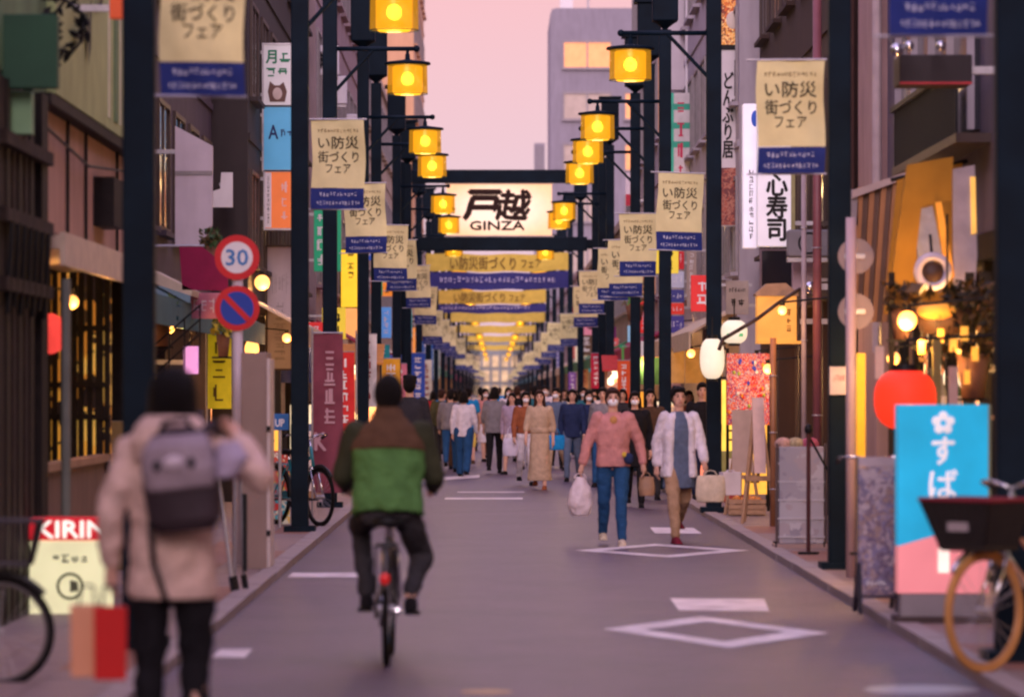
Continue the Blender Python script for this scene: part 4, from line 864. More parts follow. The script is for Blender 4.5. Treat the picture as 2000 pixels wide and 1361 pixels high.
# crates and a stall on the left, behind the maroon flag
def stall(label, px, Y, w, cols, roof_col, lit_m, d=.8):
    t = thing('market_stall', label, 'stall', (X(px, Y), Y, .05))
    for sx in (-1, 1):
        for yy in (0, d): MB().bb(sx * w / 2 - .02, sx * w / 2 + .02, yy - .02, yy + .02, 0, 2.1).build('leg', wood, t)
    MB().bb(-w / 2, w / 2, 0, d, .68, .74).build('table_top', wood, t)
    MB().bb(-w / 2 + .03, w / 2 - .03, d - .03, d - .01, .75, 2.0).build('back_panel', lit_m, t)
    r = MB(); r.add([(-w / 2 - .1, -.25, 2.02), (w / 2 + .1, -.25, 2.02), (w / 2 + .1, d, 2.35), (-w / 2 - .1, d, 2.35), (-w / 2 - .1, -.25, 1.98), (w / 2 + .1, -.25, 1.98), (w / 2 + .1, d, 2.31), (-w / 2 - .1, d, 2.31)], [(0, 1, 2, 3), (4, 7, 6, 5), (0, 4, 5, 1), (1, 5, 6, 2), (2, 6, 7, 3), (3, 7, 4, 0)])
    r.build('roof_cloth', M('stall_roof_' + str(px), roof_col, .7), t)
    return t
def crate(label, x, y, z, w, d, h, mat, fill, group):
    t = thing('crate', label, 'crate', (x, y, z), group=group)
    for k in range(3):
        zz = h * (.05 + .33 * k)
        MB().bb(-w / 2, w / 2, -d / 2, -d / 2 + .015, zz, zz + h * .26).build('slat', mat, t); MB().bb(-w / 2, w / 2, d / 2 - .015, d / 2, zz, zz + h * .26).build('slat', mat, t)
        MB().bb(-w / 2, -w / 2 + .015, -d / 2 + .015, d / 2 - .015, zz, zz + h * .26).build('slat', mat, t); MB().bb(w / 2 - .015, w / 2, -d / 2 + .015, d / 2 - .015, zz, zz + h * .26).build('slat', mat, t)
    MB().bb(-w / 2 + .016, w / 2 - .016, -d / 2 + .016, d / 2 - .016, 0, h * .6).build('base', mat, t)
    m = MB(); r = random.Random(int(abs(x * 1000)))
    for i in range(16): m.ell((r.uniform(-.8, .8) * w / 2 * .8, r.uniform(-.8, .8) * d / 2 * .8, h * .75 + r.random() * .05), (.045, .045, .045), 8, 5)
    f = m.build('produce', fill, t, True); f['kind'] = 'stuff'
    return t
stall('lit stall with orange roof cloth on the left behind maroon flag', 702, 70, .62, None, (.6, .25, .05), lit_warm)
stall('lit stall with blue roof cloth farther on the left', 748, 92, .6, None, (.06, .12, .4), lit_white)
stall('lit stall with red roof cloth on the right before the gate', 1215, 93, .7, None, (.5, .04, .04), lit_warm)
for i, (px, y_, z_, cl, lab) in enumerate(((700, 69.9, .79, (.75, .35, .04), 'crate of oranges on the stall with orange roof cloth'), (700, 68.9, .06, (.6, .05, .04), 'crate of red fruit on ground before orange roofed stall'), (748, 91.8, .79, (.3, .4, .06), 'crate of greens on the blue roofed stall'), (1215, 92.8, .79, (.7, .5, .08), 'crate of yellow fruit on the red roofed stall'), (1460, 50.5, .06, (.65, .25, .06), 'crate of orange goods on the ground beside the easel'))):
    crate(lab, X(px, y_), y_ + .2, z_, .46, .32, .2, wood, M('produce_%d' % i, cl, .5, .2, 20), 'wooden crates of produce')

# ================================================================ THINGS ON THE PAVEMENT, RIGHT
Y = 27.2; s_ = Y / F
t = thing('illuminated_sign', 'lit cyan and pink shop sign box on the right pavement', 'sign', (X(1842, Y), Y, .05)); zg = lambda py: Z(py, Y) - .05
w = 176 * s_; zA, zB, zT = zg(1158), 0, zg(790)
cy = M('sign_cyan_lit', (.01, .40, .66), .45, .14, 2.2, emit=.26); pk = M('sign_pink_lit', (.80, .26, .28), .45, .06, 3, emit=.26)
zl, zr = zg(1066), zg(1015)
p = MB().prism([(-w / 2, zl), (w / 2, zr), (w / 2, zT), (-w / 2, zT)], 0, .22).build('cyan_panel', cy, t)
q = MB().prism([(-w / 2, zA), (w / 2, zA), (w / 2, zr - .001), (-w / 2, zl - .001)], 0, .22).build('pink_panel', pk, t)
wl_ = M('sign_white_lit', (.85, .82, .85), .5, emit=.22)
m = MB(); put_text(m, 'す', 0, zg(880), 42 * s_, 52 * s_, -.008, .03); put_text(m, 'ば', 0, zg(945), 54 * s_, 56 * s_, -.008, .02); m.build('lettering', wl_, p); m = MB()
for k in range(5):      # five-petal flower crest
    a = R(90 + 72 * k); m.ell((14 * s_ * math.cos(a), -.008, zg(826) + 14 * s_ * math.sin(a)), (9 * s_, .003, 9 * s_), 10, 6)
m.build('crest', wl_, p)
MB().bb(-10 * s_, 12 * s_, -.01, -.002, zg(1118), zg(1070)).build('pale_mark', M('mark_cream_lit', (.95, .72, .62), .5, emit=.5), q)
MB().bb(-w / 2 + .02, w / 2 - .02, .01, .21, .05, zA).build('pedestal', M('pedestal_grey', (.24, .21, .23), .5, .08), t)
MB().bb(-w / 2 - .02, w / 2 + .02, -.06, .28, 0, .05).build('base', M('base_dark', (.05, .03, .03), .6), t)
MB().bb(w / 2, w / 2 + .02, 0, .22, zr, zT).build('side_frame', M('frame_olive', (.2, .22, .12), .5), t)
Y = 28.6; s_ = Y / F; zg = lambda py: Z(py, Y) - .05
t = thing('menu_board', 'standing menu board covered in small photos, left of cyan sign', 'menu board', (X(1715, Y), Y, .05))
MB().bb(-40 * s_, 40 * s_, 0, .03, zg(1160), zg(912)).build('board', patches('menu_photos', ((.16, .13, .2), (.34, .26, .3), (.2, .17, .28), (.42, .34, .36), (.14, .1, .16), (.30, .2, .18)), 9, .4), t)
MB().bb(-40 * s_, 40 * s_, -.004, .03, zg(911), zg(892)).build('header', M('menu_header', (.42, .34, .36), .5), t)
m = MB()
for x in (-42, 40): m.bb(x * s_, (x + 3) * s_, -.006, .036, zg(1165), zg(890))
m.bb(-42 * s_, 43 * s_, -.006, .036, zg(1168), zg(1161)); m.build('frame', M('frame_dark_violet', (.05, .035, .06), .4), t)
for x in (-38, 34):
    for yy, dy in ((-.02, -.12), (.05, .25)): MB().cyl((x * s_, yy, zg(1100)), (x * s_, yy + dy, 0), .016).build('leg', M('leg_black', (.015, .012, .02), .4), t)
m = MB(); marks(m, -4 * s_, zg(1137), 40 * s_, 11 * s_, -.008, 5, 76, fat=.25); m.build('lettering', white_ink, t)
# striped vertical yellow marker
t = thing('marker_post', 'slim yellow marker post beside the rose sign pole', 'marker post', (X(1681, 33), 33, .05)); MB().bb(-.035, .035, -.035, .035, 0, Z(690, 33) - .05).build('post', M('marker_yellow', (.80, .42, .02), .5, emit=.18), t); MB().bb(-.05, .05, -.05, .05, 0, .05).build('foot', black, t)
# plastic-wrapped A stand with castors
Y = 40; s_ = Y / F; zg = lambda py: Z(py, Y) - .05
t = thing('display_stand', 'grey plastic wrapped display stand on castors, right pavement', 'display stand', (X(1566, Y), Y, .05))
film = M('plastic_film', (.30, .29, .33), .25, .2, 9, .5, bscale=14)
m = MB(); m.box((0, .12, (zg(1062) + zg(872)) / 2), (88 * s_, .14, zg(872) - zg(1062))); sb_ = m.build('display_panel', patches('panel_print', ((.34, .32, .37), (.42, .40, .44), (.28, .26, .31), (.38, .33, .36), (.48, .46, .5)), 4, .35), t, bevel=.01)
for x in (-49, 47): MB().bb(x * s_, (x + 3) * s_, .04, .2, 0, zg(866)).build('side_rail', M('rail_brown', (.08, .05, .05), .4), t)
for k in range(5): MB().bb(-46 * s_, 46 * s_, .035 + .004 * k, .05 + .004 * k, zg(1050 - k * 36), zg(1047 - k * 36)).build('shelf_edge', M('film_edge', (.5, .48, .52), .3), t)
MB().bb(-54 * s_, 52 * s_, .0, .32, zg(1075), zg(1062)).build('tray', M('tray_rose', (.35, .24, .22), .5), t)
for x in (-50, 44):
    for yy in (.03, .29): MB().torus((x * s_, yy, .035), .024, .012, 'X', 14, 6).build('castor', rubber, t)
for k, (x, c) in enumerate(((-34, (.5, .3, .24)), (-10, (.42, .34, .2)), (18, (.45, .10, .16)))): MB().ell((x * s_, .14, zg(868)), (.09, .09, .07)).build('flower_bunch', M('bunch_%d' % k, c, .7, .4, 30, .5), t, True)
t = thing('stanchion', 'thin dark red pole standing before the wrapped stand', 'pole', (X(1579, 38.6), 38.6, .05)); MB().cyl((0, 0, 0), (0, 0, Z(838, 38.6) - .05), .02).build('pole', M('pole_darkred', (.06, .012, .016), .4), t); MB().cyl((0, 0, 0), (0, 0, .03), .10).build('foot', black, t); MB().ell((0, 0, Z(838, 38.6) - .05), (.04, .04, .05)).build('finial', black, t, True); MB().cyl((.0, 0, Z(850, 38.6) - .05), (.22, .1, Z(930, 38.6) - .05), .012).build('side_arm', black, t)
# wooden easels
for k, (px, y_, tp, lab) in enumerate(((1450, 51, 800, 'pale wooden easel with a tilted board, left of wrapped stand'), (1482, 47.5, 776, 'second wooden easel holding a narrow pale board'))):
    t = thing('easel', lab, 'easel', (X(px, y_), y_, .05), R(14 * k)); hh = Z(tp, y_) - .05; s_ = y_ / F
    for x in (-1, 1): MB().cyl((x * 34 * s_, 0, 0), (x * 4 * s_, .06, hh), .020, n=6).build('leg', wood, t)
    MB().cyl((0, .55, 0), (0, .08, hh - .05), .018, n=6).build('rear_leg', wood, t); MB().bb(-28 * s_, 28 * s_, -.03, .03, hh * .34, hh * .38).build('ledge', wood, t)
    b = MB().box((0, -.005, hh * .7), (.26 - .12 * k, .02, hh * .6), rx=R(-6)).build('board', M('easel_board_%d' % k, ((.4, .30, .26), (.62, .46, .44))[k], .6), t)
# colourful hanging goods on the right shopfront (rack with garlands)
t = thing('goods_rack', 'rack of red, blue and white goods beside the third right post', 'goods rack', (X(1462, 52.5), 52.5, .05)); s_ = 52.5 / F; zg = lambda py: Z(py, 52.5) - .05
MB().bb(-42 * s_, 42 * s_, .1, .14, zg(830), zg(690)).build('backing', patches('rack_cloth', ((.5, .02, .02), (.6, .06, .03), (.05, .05, .25), (.55, .5, .5), (.75, .2, .03), (.35, .02, .05)), 15, .7, emit=.12), t)
for x in (-40, 40): MB().cyl((x * s_, .12, 0), (x * s_, .12, zg(680)), .02).build('leg', wood_dark, t)
rr = random.Random(3); gm = [M('trinket_%d' % i, c, .5, emit=.1) for i, c in enumerate(((.65, .62, .6), (.6, .03, .03), (.05, .06, .4), (.8, .3, .03), (.3, .35, .05)))]
for k in range(34): MB().ell((rr.uniform(-38, 38) * s_, .06, zg(rr.uniform(700, 825))), (.020, .014, .026), 8, 5).build('trinket', gm[k % 5], t, True)
# glowing round lanterns and paper lantern
pl = M('lantern_white_lit', (.55, .50, .42), .6, .12, 4, emit=.42, ecol=(1, .80, .58))
def paper_lantern(name, label, px, py, Y, rx, rz, mat, capm=black):
    t = thing(name, label, 'lantern', (X(px, Y), Y, Z(py, Y)))
    prof = [(rx * (max(0, 1 - (abs(z) / rz) ** 2.6)) ** .5 * (1 + .02 * (i % 2)) + .02, z) for i, z in enumerate([rz * (-1 + 2 * k / 22) for k in range(23)])]
    MB().lathe(prof).build('paper_body', mat, t, True); MB().lathe([(0, .03), (rx * .5, .03), (rx * .52, -.02)], (0, 0, rz)).build('cap', capm, t); MB().lathe([(0, 0), (rx * .5, 0), (rx * .5, .03)], (0, 0, -rz - .02)).build('base_ring', capm, t)
    MB().cyl((0, 0, rz), (0, 0, rz + .25), .008).build('cord', black, t); return t
paper_lantern('paper_lantern', 'glowing white oval lantern in front of third right post', 1391, 700, 50.5, .13, .26, pl)
t = paper_lantern('round_lantern', 'glowing round white and green lamp right of oval lantern', 1434, 648, 50, .14, .15, pl); MB().bb(-.1, .1, -.15, -.142, -.06, -.02).build('green_band', M('band_green', (.1, .4, .15), .6, emit=.4), t)
t = paper_lantern('paper_lantern', 'big glowing red paper lantern behind the cyan sign', 1768, 780, 31, .215, .235, M('lantern_red_lit', (.85, .03, .015), .6, .1, 5, emit=.55, ecol=(1, .04, .012))); MB().ell((.02, -.21, .04), (.03, .012, .04)).build('bulb_glow', M('bulb_hot', (1, .6, .3), emit=5, ecol=(1, .45, .15)), t, True)
MB().cyl((0, 0, .45), (.9, .1, .5), .012).build('bracket', black, t)
wall_lamp(1772, 626, 32, .075, 'bare orange bulb glowing above the red lantern', 1, 'hanging_bulb', watt=40, mat=M('bulb_orange', (1, .5, .15), emit=3.5, ecol=(1, .34, .05)))
wall_lamp(1528, 606, 46, .05, 'small warm bulb on the orange box sign', 1, 'hanging_bulb')
# orange wooden box sign
t, p, w, h, zb = sign('box_sign', 'orange lit wooden box sign with small roof, right side', 1479, 1556, 578, 666, 47.5, M('box_orange_lit', (.75, .32, .06), .55, .12, 3, emit=.40), .35)
m = MB(); m.prism([(-w / 2 - .02, zb + h), (w / 2 + .02, zb + h), (w / 2 + .02, zb + h + .03), (.1, zb + h + .15), (-.12, zb + h + .14), (-w / 2 - .02, zb + h + .03)], -.03, .38); m.build('roof', wood, t)
m = MB(); marks(m, w * .3, zb + h * .45, .07, .3, -.008, 3, 75, True, fat=.16); m.build('lettering', ink_brown, p); MB().bb(-w / 2, w / 2 + .05, -.03, .38, zb - .03, zb).build('sill', M('sill_orange', (.8, .35, .06), .5, emit=.3), t)
MB().bb(w / 2 + .05, w / 2 + .7, .1, .16, zb + .2, zb + .26).build('bracket', steel, t)
# curved bracket arm with lights
t = thing('curved_arm', 'long dark curved bracket arm across the right shopfront', 'bracket', (X(1560, 47), 47, 0)); pts = [(X(a, 47) - X(1560, 47), 0, Z(b, 47)) for a, b in ((1404, 684), (1412, 662), (1440, 646), (1480, 622), (1520, 592), (1560, 566), (1580, 560))]
MB().path(pts, .022).build('arm', M('arm_brown', (.05, .03, .025), .5), t, True); MB().bb(X(1580, 47) - X(1560, 47), X(1660, 47) - X(1560, 47), -.03, .03, Z(566, 47), Z(554, 47)).build('wall_bracket', steel, t); MB().ell((X(1582, 47) - X(1560, 47), -.05, Z(562, 47)), (.07, .06, .07)).build('camera_head', chrome, t, True)
# awning of the near right izakaya, mustard, and striped side blind
Y = 33.5; s_ = Y / F; ax = X(1800, Y)
t = thing('awning', 'mustard canvas awning with hanging side flap, near right', 'awning', (ax, Y, 0)); px = lambda a: X(a, Y) - ax
must = M('canvas_mustard', (.36, .17, .015), .75, .12, 4, .15)
MB().prism([(px(1772), Z(322, Y)), (px(1862), Z(306, Y)), (px(1858), Z(392, Y)), (px(1800), Z(402, Y)), (px(1782), Z(560, Y)), (px(1738), Z(562, Y))], 0, .06).build('front_flap', must, t)
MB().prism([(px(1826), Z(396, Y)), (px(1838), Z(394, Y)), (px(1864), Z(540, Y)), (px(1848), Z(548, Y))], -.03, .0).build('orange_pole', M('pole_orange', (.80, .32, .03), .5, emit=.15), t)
MB().prism([(px(1784), Z(412, Y)), (px(1822), Z(402, Y)), (px(1842), Z(505, Y)), (px(1795), Z(520, Y))], .02, .06).build('plastic_sheet', film, t)
MB().prism([(px(1862), Z(330, Y)), (px(1905), Z(322, Y)), (px(1910), Z(500, Y)), (px(1900), Z(632, Y)), (px(1864), Z(630, Y))], .05, .09).build('side_sheet', M('sheet_lilac', (.36, .31, .36), .35, .15, 6, .3, bscale=10), t)
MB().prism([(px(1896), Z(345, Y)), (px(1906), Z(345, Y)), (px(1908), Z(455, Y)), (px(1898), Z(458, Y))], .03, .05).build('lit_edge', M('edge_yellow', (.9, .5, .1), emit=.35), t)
Y2 = 38; ax2 = X(1710, Y2)
t2 = thing('roof_awning', 'brown ribbed metal awning left of the mustard one', 'awning', (ax2, Y2, 0)); p2 = lambda a: X(a, Y2) - ax2
for k in range(8):       # ribs, alternately tan and brown
    a0, a1 = 1676 + k * 11.5, 1676 + k * 11.5 + 10.5; lo0, lo1 = 1664 + k * 9.8, 1664 + k * 9.8 + 9
    MB().prism([(p2(a0), Z(366 - k * 3, Y2)), (p2(a1), Z(364 - k * 3, Y2)), (p2(lo1), Z(628, Y2)), (p2(lo0), Z(630, Y2))], (k % 2) * .05, .14).build('rib', (M('rib_tan', (.42, .19, .08), .45, .15, 3, wear=.2), M('rib_brown', (.17, .095, .07), .5, .15, 3, wear=.2))[k % 2], t2)
MB().prism([(p2(1664), Z(372, Y2)), (p2(1772), Z(336, Y2)), (p2(1772), Z(348, Y2)), (p2(1664), Z(388, Y2))], -.05, .2).build('top_edge', M('edge_rose', (.5, .38, .36), .5), t2)
MB().bb(p2(1660), p2(1676), .0, .12, Z(440, Y2), Z(370, Y2)).build('end_plate', M('edge_grey', (.34, .29, .32), .5), t2)
t = thing('round_lamp', 'dark round lamp with pale ring under the mustard awning', 'lamp', (X(1822, 33), 33, Z(530, 33))); MB().torus((0, 0, 0), .12, .035, 'Y', 24, 8).build('ring', M('ring_pale', (.55, .48, .55), .4), t, True); MB().ell((0, .02, -.02), (.10, .06, .10)).build('core', M('core_dark', (.06, .03, .02), .5), t, True); MB().cyl((0, .04, .1), (.0, .2, .3), .012).build('stem', black, t)
# hanging planter with leaves lit by the bulb
t = thing('hanging_planter', 'dark hanging planter with leaves glowing orange by the bulb', 'planter', (X(1850, 32.4), 32.4, Z(640, 32.4))); rr = random.Random(8)
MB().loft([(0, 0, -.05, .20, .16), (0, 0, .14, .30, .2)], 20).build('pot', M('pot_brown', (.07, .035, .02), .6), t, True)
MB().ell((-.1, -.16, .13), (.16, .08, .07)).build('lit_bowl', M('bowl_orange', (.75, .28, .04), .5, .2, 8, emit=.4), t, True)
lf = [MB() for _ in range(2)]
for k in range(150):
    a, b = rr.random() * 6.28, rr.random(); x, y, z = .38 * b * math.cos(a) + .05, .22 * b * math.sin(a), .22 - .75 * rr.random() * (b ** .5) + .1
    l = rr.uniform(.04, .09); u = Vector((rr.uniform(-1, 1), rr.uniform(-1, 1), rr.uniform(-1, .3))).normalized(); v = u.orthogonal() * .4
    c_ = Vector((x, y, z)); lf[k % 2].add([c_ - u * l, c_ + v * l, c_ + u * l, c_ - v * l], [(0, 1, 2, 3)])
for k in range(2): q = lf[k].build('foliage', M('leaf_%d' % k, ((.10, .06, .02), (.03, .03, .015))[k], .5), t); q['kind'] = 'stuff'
MB().cyl((0, 0, .14), (0, 0, .9), .01).build('chain', black, t)
for k, (px_, y0_, y1_, c) in enumerate(((1830, 660, 800, (.2, .17, .05)), (1862, 716, 800, (.5, .36, .30)), (1718, 676, 740, (.75, .55, .4)))):
    t = thing('hanging_strip', ['olive', 'pale pink', 'cream'][k] + ' vertical wooden strip hanging at the right izakaya', 'wooden strip', (X(px_, 31.8), 31.8, Z(y1_, 31.8))); MB().bb(-.035, .035, 0, .03, 0, Z(y0_, 31.8) - Z(y1_, 31.8)).build('board', M('strip_%d' % k, c, .6), t); MB().cyl((0, .015, Z(y0_, 31.8) - Z(y1_, 31.8)), (0, .015, Z(y0_, 31.8) - Z(y1_, 31.8) + .15), .006).build('cord', black, t)

# ================================================================ BICYCLES
def bicycle(label, loc, rz, frame_c, tyre_c=None, rim_c=None, basket_c=None, liner=None, steer=0, guard_c=None, basket_scale=1.0, rear_box=False):
    t = thing('bicycle', label, 'bicycle', loc, rz)
    fm = M('bike_frame_' + frame_c[0], frame_c[1], .35, .08, 5, coat=.4); ty = M('tyre_' + tyre_c[0], tyre_c[1], .75) if tyre_c else rubber
    rm = M('rim_' + rim_c[0], rim_c[1], .4, metal=.3) if rim_c else chrome; gd = M('guard_' + guard_c[0], guard_c[1], .35) if guard_c else chrome
    RH, FH, BB, ST, HD = Vector((0, .50, .33)), Vector((0, -.55, .33)), Vector((0, .03, .29)), Vector((0, .19, .74)), Vector((0, -.40, .66))
    HT = Vector((0, -.33, .90))
    f = MB(); f.path([HT, HD, BB, ST], .019); f.cyl(HT.lerp(HD, .4), BB.lerp(ST, .45), .015)
    for s in (-1, 1): f.cyl(BB + Vector((s * .03, 0, 0)), RH + Vector((s * .05, 0, 0)), .010); f.cyl(ST + Vector((s * .01, 0, -.04)), RH + Vector((s * .05, 0, 0)), .009)
    f.build('frame', fm, t, True)
    def wheel(c, par):
        h = MB().cyl(c + Vector((-.05, 0, 0)), c + Vector((.05, 0, 0)), .025).build('wheel', steel, par)
        MB().torus(c, .318, .020, 'X', 44, 8).build('tyre', ty, h, True); MB().torus(c, .292, .012, 'X', 44, 6).build('rim', rm, h, True)
        sp = MB()
        for k in range(24):
            a = 2 * math.pi * k / 24; sp.cyl(c + Vector((.025 * (-1) ** k, .02 * math.cos(a), .02 * math.sin(a))), c + Vector((0, .288 * math.cos(a + .15 * (-1) ** (k // 2)), .288 * math.sin(a + .15 * (-1) ** (k // 2)))), .0016, n=4, cap=False)
        sp.build('spokes', steel, h)
    wheel(RH, t)
    MB().torus(RH, .355, .022, 'X', 20, 6, R(20), R(200)).build('mudguard', gd, t, True)
    fo = bpy.data.objects.new('front_assembly', None)
    st = MB();
    for s in (-1, 1): st.cyl(HD + Vector((s * .045, 0, -.01)), FH + Vector((s * .05, 0, 0)), .011)
    st.cyl(HD + Vector((-.05, 0, -.01)), HD + Vector((.05, 0, -.01)), .016); st.cyl(HD, HT + Vector((0, .03, .08)), .016)
    fk = st.build('fork', chrome, t, True); wh = None
    h = MB().cyl(FH + Vector((-.05, 0, 0)), FH + Vector((.05, 0, 0)), .025).build('wheel', steel, t)
    MB().torus(FH, .318, .020, 'X', 44, 8).build('tyre', ty, h, True); MB().torus(FH, .292, .012, 'X', 44, 6).build('rim', rm, h, True)
    sp = MB()
    for k in range(24):
        a = 2 * math.pi * k / 24; sp.cyl(FH + Vector((.025 * (-1) ** k, .02 * math.cos(a), .02 * math.sin(a))), FH + Vector((0, .288 * math.cos(a + .15 * (-1) ** (k // 2)), .288 * math.sin(a + .15 * (-1) ** (k // 2)))), .0016, n=4, cap=False)
    sp.build('spokes', steel, h)
    MB().torus(FH, .355, .020, 'X', 16, 6, R(20), R(140)).build('mudguard', gd, t, True)
    B = HT + Vector((0, .03, .10)); hb = MB()
    for s in (-1, 1): hb.path([B, B + Vector((s * .14, -.03, .04)), B + Vector((s * .25, .05, .03)), B + Vector((s * .27, .18, .0))], .011)
    ho = hb.build('handlebar', chrome, t, True)
    for s in (-1, 1): MB().cyl(B + Vector((s * .262, .08, .03)), B + Vector((s * .272, .20, -.005)), .018).build('grip', black, ho)
    sa = MB(); sa.loft([(0, .24, .80, .10, .10), (0, .22, .845, .11, .13), (0, .21, .862, .08, .11)], 16); sa.ell((0, .10, .835), (.035, .10, .025)); sa.build('saddle', black, t, True); MB().cyl(ST, ST + Vector((0, .02, .07)), .014).build('seat_post', chrome, t)
    if basket_c:
        bm = M('basket_' + basket_c[0], basket_c[1], .6, .15, 12); q = basket_scale
        bk = MB(); x0, x1 = .15, .20 * q; y0, y1 = -.74, -.74 - .06 * q; zt, zb_ = (.74 + .26 * q, .74) if q < 1.05 else (.945, .675)
        for k in range(9):
            a = k / 8; bk.cyl((-x0 + 2 * x0 * a, y0, zb_), (-x1 + 2 * x1 * a, y1, zt), .006, n=5); bk.cyl((-x0 + 2 * x0 * a, -.46, zb_), (-x1 + 2 * x1 * a, -.44, zt), .006, n=5)
            for s in (-1, 1): bk.cyl((s * x0, y0 + (-.46 - y0) * a, zb_), (s * x1, y1 + (-.44 - y1) * a, zt), .006, n=5)
        bk.bb(-x0, x0, y0, -.46, zb_ - .01, zb_ + .01)
        b_ = bk.build('basket', bm, t)
        m = MB(); m.loft([(0, (y0 - .46) / 2, zb_ + .012, x0 * 1.05, (-.46 - y0) / 2 * 1.05), (0, (y1 - .44) / 2, zt - .015, x1 * 1.12, (-.44 - y1) / 2 * 1.12)], 4 * 6); 
        if q > 1.05: m = MB(); m.bb(-x0 - .01, x0 + .01, y0 - .012, -.45, zb_, zb_ + .02); m.add([(-x0, y0, zb_), (x0, y0, zb_), (x1, y1, zt), (-x1, y1, zt), (-x0, -.46, zb_), (x0, -.46, zb_), (x1, -.44, zt), (-x1, -.44, zt)], [(0, 1, 2, 3), (4, 7, 6, 5), (0, 3, 7, 4), (1, 5, 6, 2)]); m.build('basket_lining', bm, b_); MB().bb(-.07, .07, y0 - .045, y0 - .035, zb_ + .10, zb_ + .15).build('label_plate', M('plate_grey', (.3, .26, .27), .5), b_)
        rim = MB(); pts = [(-x1, y1, zt), (x1, y1, zt), (x1, -.44, zt), (-x1, -.44, zt), (-x1, y1, zt)]; rim.path(pts, .012, 6); rim.build('basket_rim', M('liner_' + liner[0], liner[1], .6) if liner else bm, b_)
    cr = MB(); cr.cyl(BB + Vector((.04, 0, 0)), BB + Vector((.055, 0, 0)), .095, n=28); cr.cyl(BB + Vector((-.07, 0, 0)), BB + Vector((.07, 0, 0)), .02); crk = cr.build('crank', chrome, t)
    for s in (-1, 1):
        e = BB + Vector((s * .085, -s * .165, 0)); MB().cyl(BB + Vector((s * .065, 0, 0)), e, .011).build('crank_arm', chrome, crk); MB().box(e + Vector((s * .06, 0, 0)), (.09, .075, .022)).build('pedal', black, t)
    MB().bb(.048, .072, .0, .52, .27, .385).build('chain_case', fm, t, bevel=.02)
    rk = MB()
    for s in (-1, 1): rk.cyl((s * .06, .26, .70), (s * .06, .72, .70), .007, n=6); rk.cyl((s * .06, .66, .70), (s * .06, .50, .34), .006, n=6)
    for k in range(4): rk.cyl((-.06, .32 + k * .12, .70), (.06, .32 + k * .12, .70), .006, n=6)
    rk.build('rear_rack', chrome if steer == 0 else black, t)
    MB().ell((0, .875, .52), (.03, .012, .035)).build('reflector', M('reflector_red', (.6, .02, .02), .2, emit=.1), t, True)
    if steer == 0: MB().cyl((-.05, .5, .33), (-.10, .62, .02), .010).build('kickstand', chrome, t)
    else: MB().cyl((-.06, .5, .30), (-.07, .82, .34), .010).build('kickstand', chrome, t)
    return t
CYX, CYY = X(755, 23.85), 23.85
bicycle('dark city bicycle ridden by the person in green', (CYX, CYY + .5, 0), math.pi, ('charcoal', (.03, .028, .03)), guard_c=('dark', (.05, .045, .045)), steer=1)
lb = bicycle('black city bicycle cut by left photo edge, front wheel showing', (X(-2, 21.7) - .485, 21.7, .03), R(90), ('amber', (.75, .38, .06)), basket_c=('charcoal', (.05, .045, .05)), rim_c=('dullrim', (.10, .09, .09)), guard_c=('black', (.02, .02, .02)), basket_scale=1.0); lb.scale = (.88, .88, .88)
bicycle('brown tyred bicycle with black basket at right photo edge', (X(1922, 22.4) + .39, 22.4 + .39, .06), R(-45), ('copper', (.50, .24, .15)), ('tan', (.45, .22, .07)), ('tanrim', (.42, .22, .10)), ('blackwire', (.016, .013, .013)), ('redline', (.16, .012, .022)), basket_scale=1.22)
bicycle('black bicycle parked by second left post, wheel to the road', (X(624, 46.4) - .28, 46.9, .06), R(31), ('teal', (.02, .22, .26)), rim_c=('blackrim', (.02, .02, .02)), guard_c=('black', (.02, .02, .02)))
t = thing('folding_stand', 'silver folding stand with black feet beside the taupe cabinet', 'folding stand', (X(448, 31.5), 31.5, .05))
for (a, b) in (((-.10, 0, 1.05), (.02, -.05, .12)), ((.05, 0, 1.10), (.03, .10, .12)), ((.07, .2, 1.0), (.09, .3, .12))): MB().cyl(a, b, .016).build('leg', steel, t)
for a in ((.02, -.05), (.03, .10), (.09, .3)): MB().cyl((a[0], a[1], .12), (a[0] + .02, a[1], .0), .024).build('foot', black, t)
MB().cyl((-.11, 0, 1.05), (.08, .1, 1.06), .014).build('top_bar', steel, t); MB().bb(.09, .12, .2, .3, .15, .75).build('side_plate', black, t)
bicycle('black bicycle half hidden behind the menu board', (X(1712, 31), 31.2, .06), R(-6), ('black', (.02, .02, .02)), guard_c=('black', (.02, .02, .02)))

# ================================================================ MORE STREET CLUTTER
# narrow flags along both pavements
def nobori(label, x, Y, wd, ht, top, c, nm, side, seed):
    t = thing('nobori_flag', label, 'flag', (x, Y, .05), R(random.Random(seed).uniform(-14, 14)), 'narrow shop flags along the pavements')
    MB().cyl((0, 0, 0), (0, 0, top + .06), .012, n=8).build('pole', steel, t); MB().cyl((0, 0, top), (side * wd, 0, top), .008, n=6).build('arm', steel, t); MB().lathe([(0, .06), (.13, .05), (.15, 0)]).build('foot', MATS['base_stone'], t)
    f = cloth(min(0, side * wd), max(0, side * wd), top - ht, top - .01, .014, seed, M('flag_' + nm, c, .75, .14, 5, .1, emit=.05), 'cloth', t)
    m = MB(); marks(m, side * wd / 2, top - ht / 2, wd * .6, ht * .86, -.024, 6, seed, True, fat=.17); m.build('lettering', white_ink if sum(c) < 1.2 else M('flag_ink', (.3, .02, .03), .7), f)
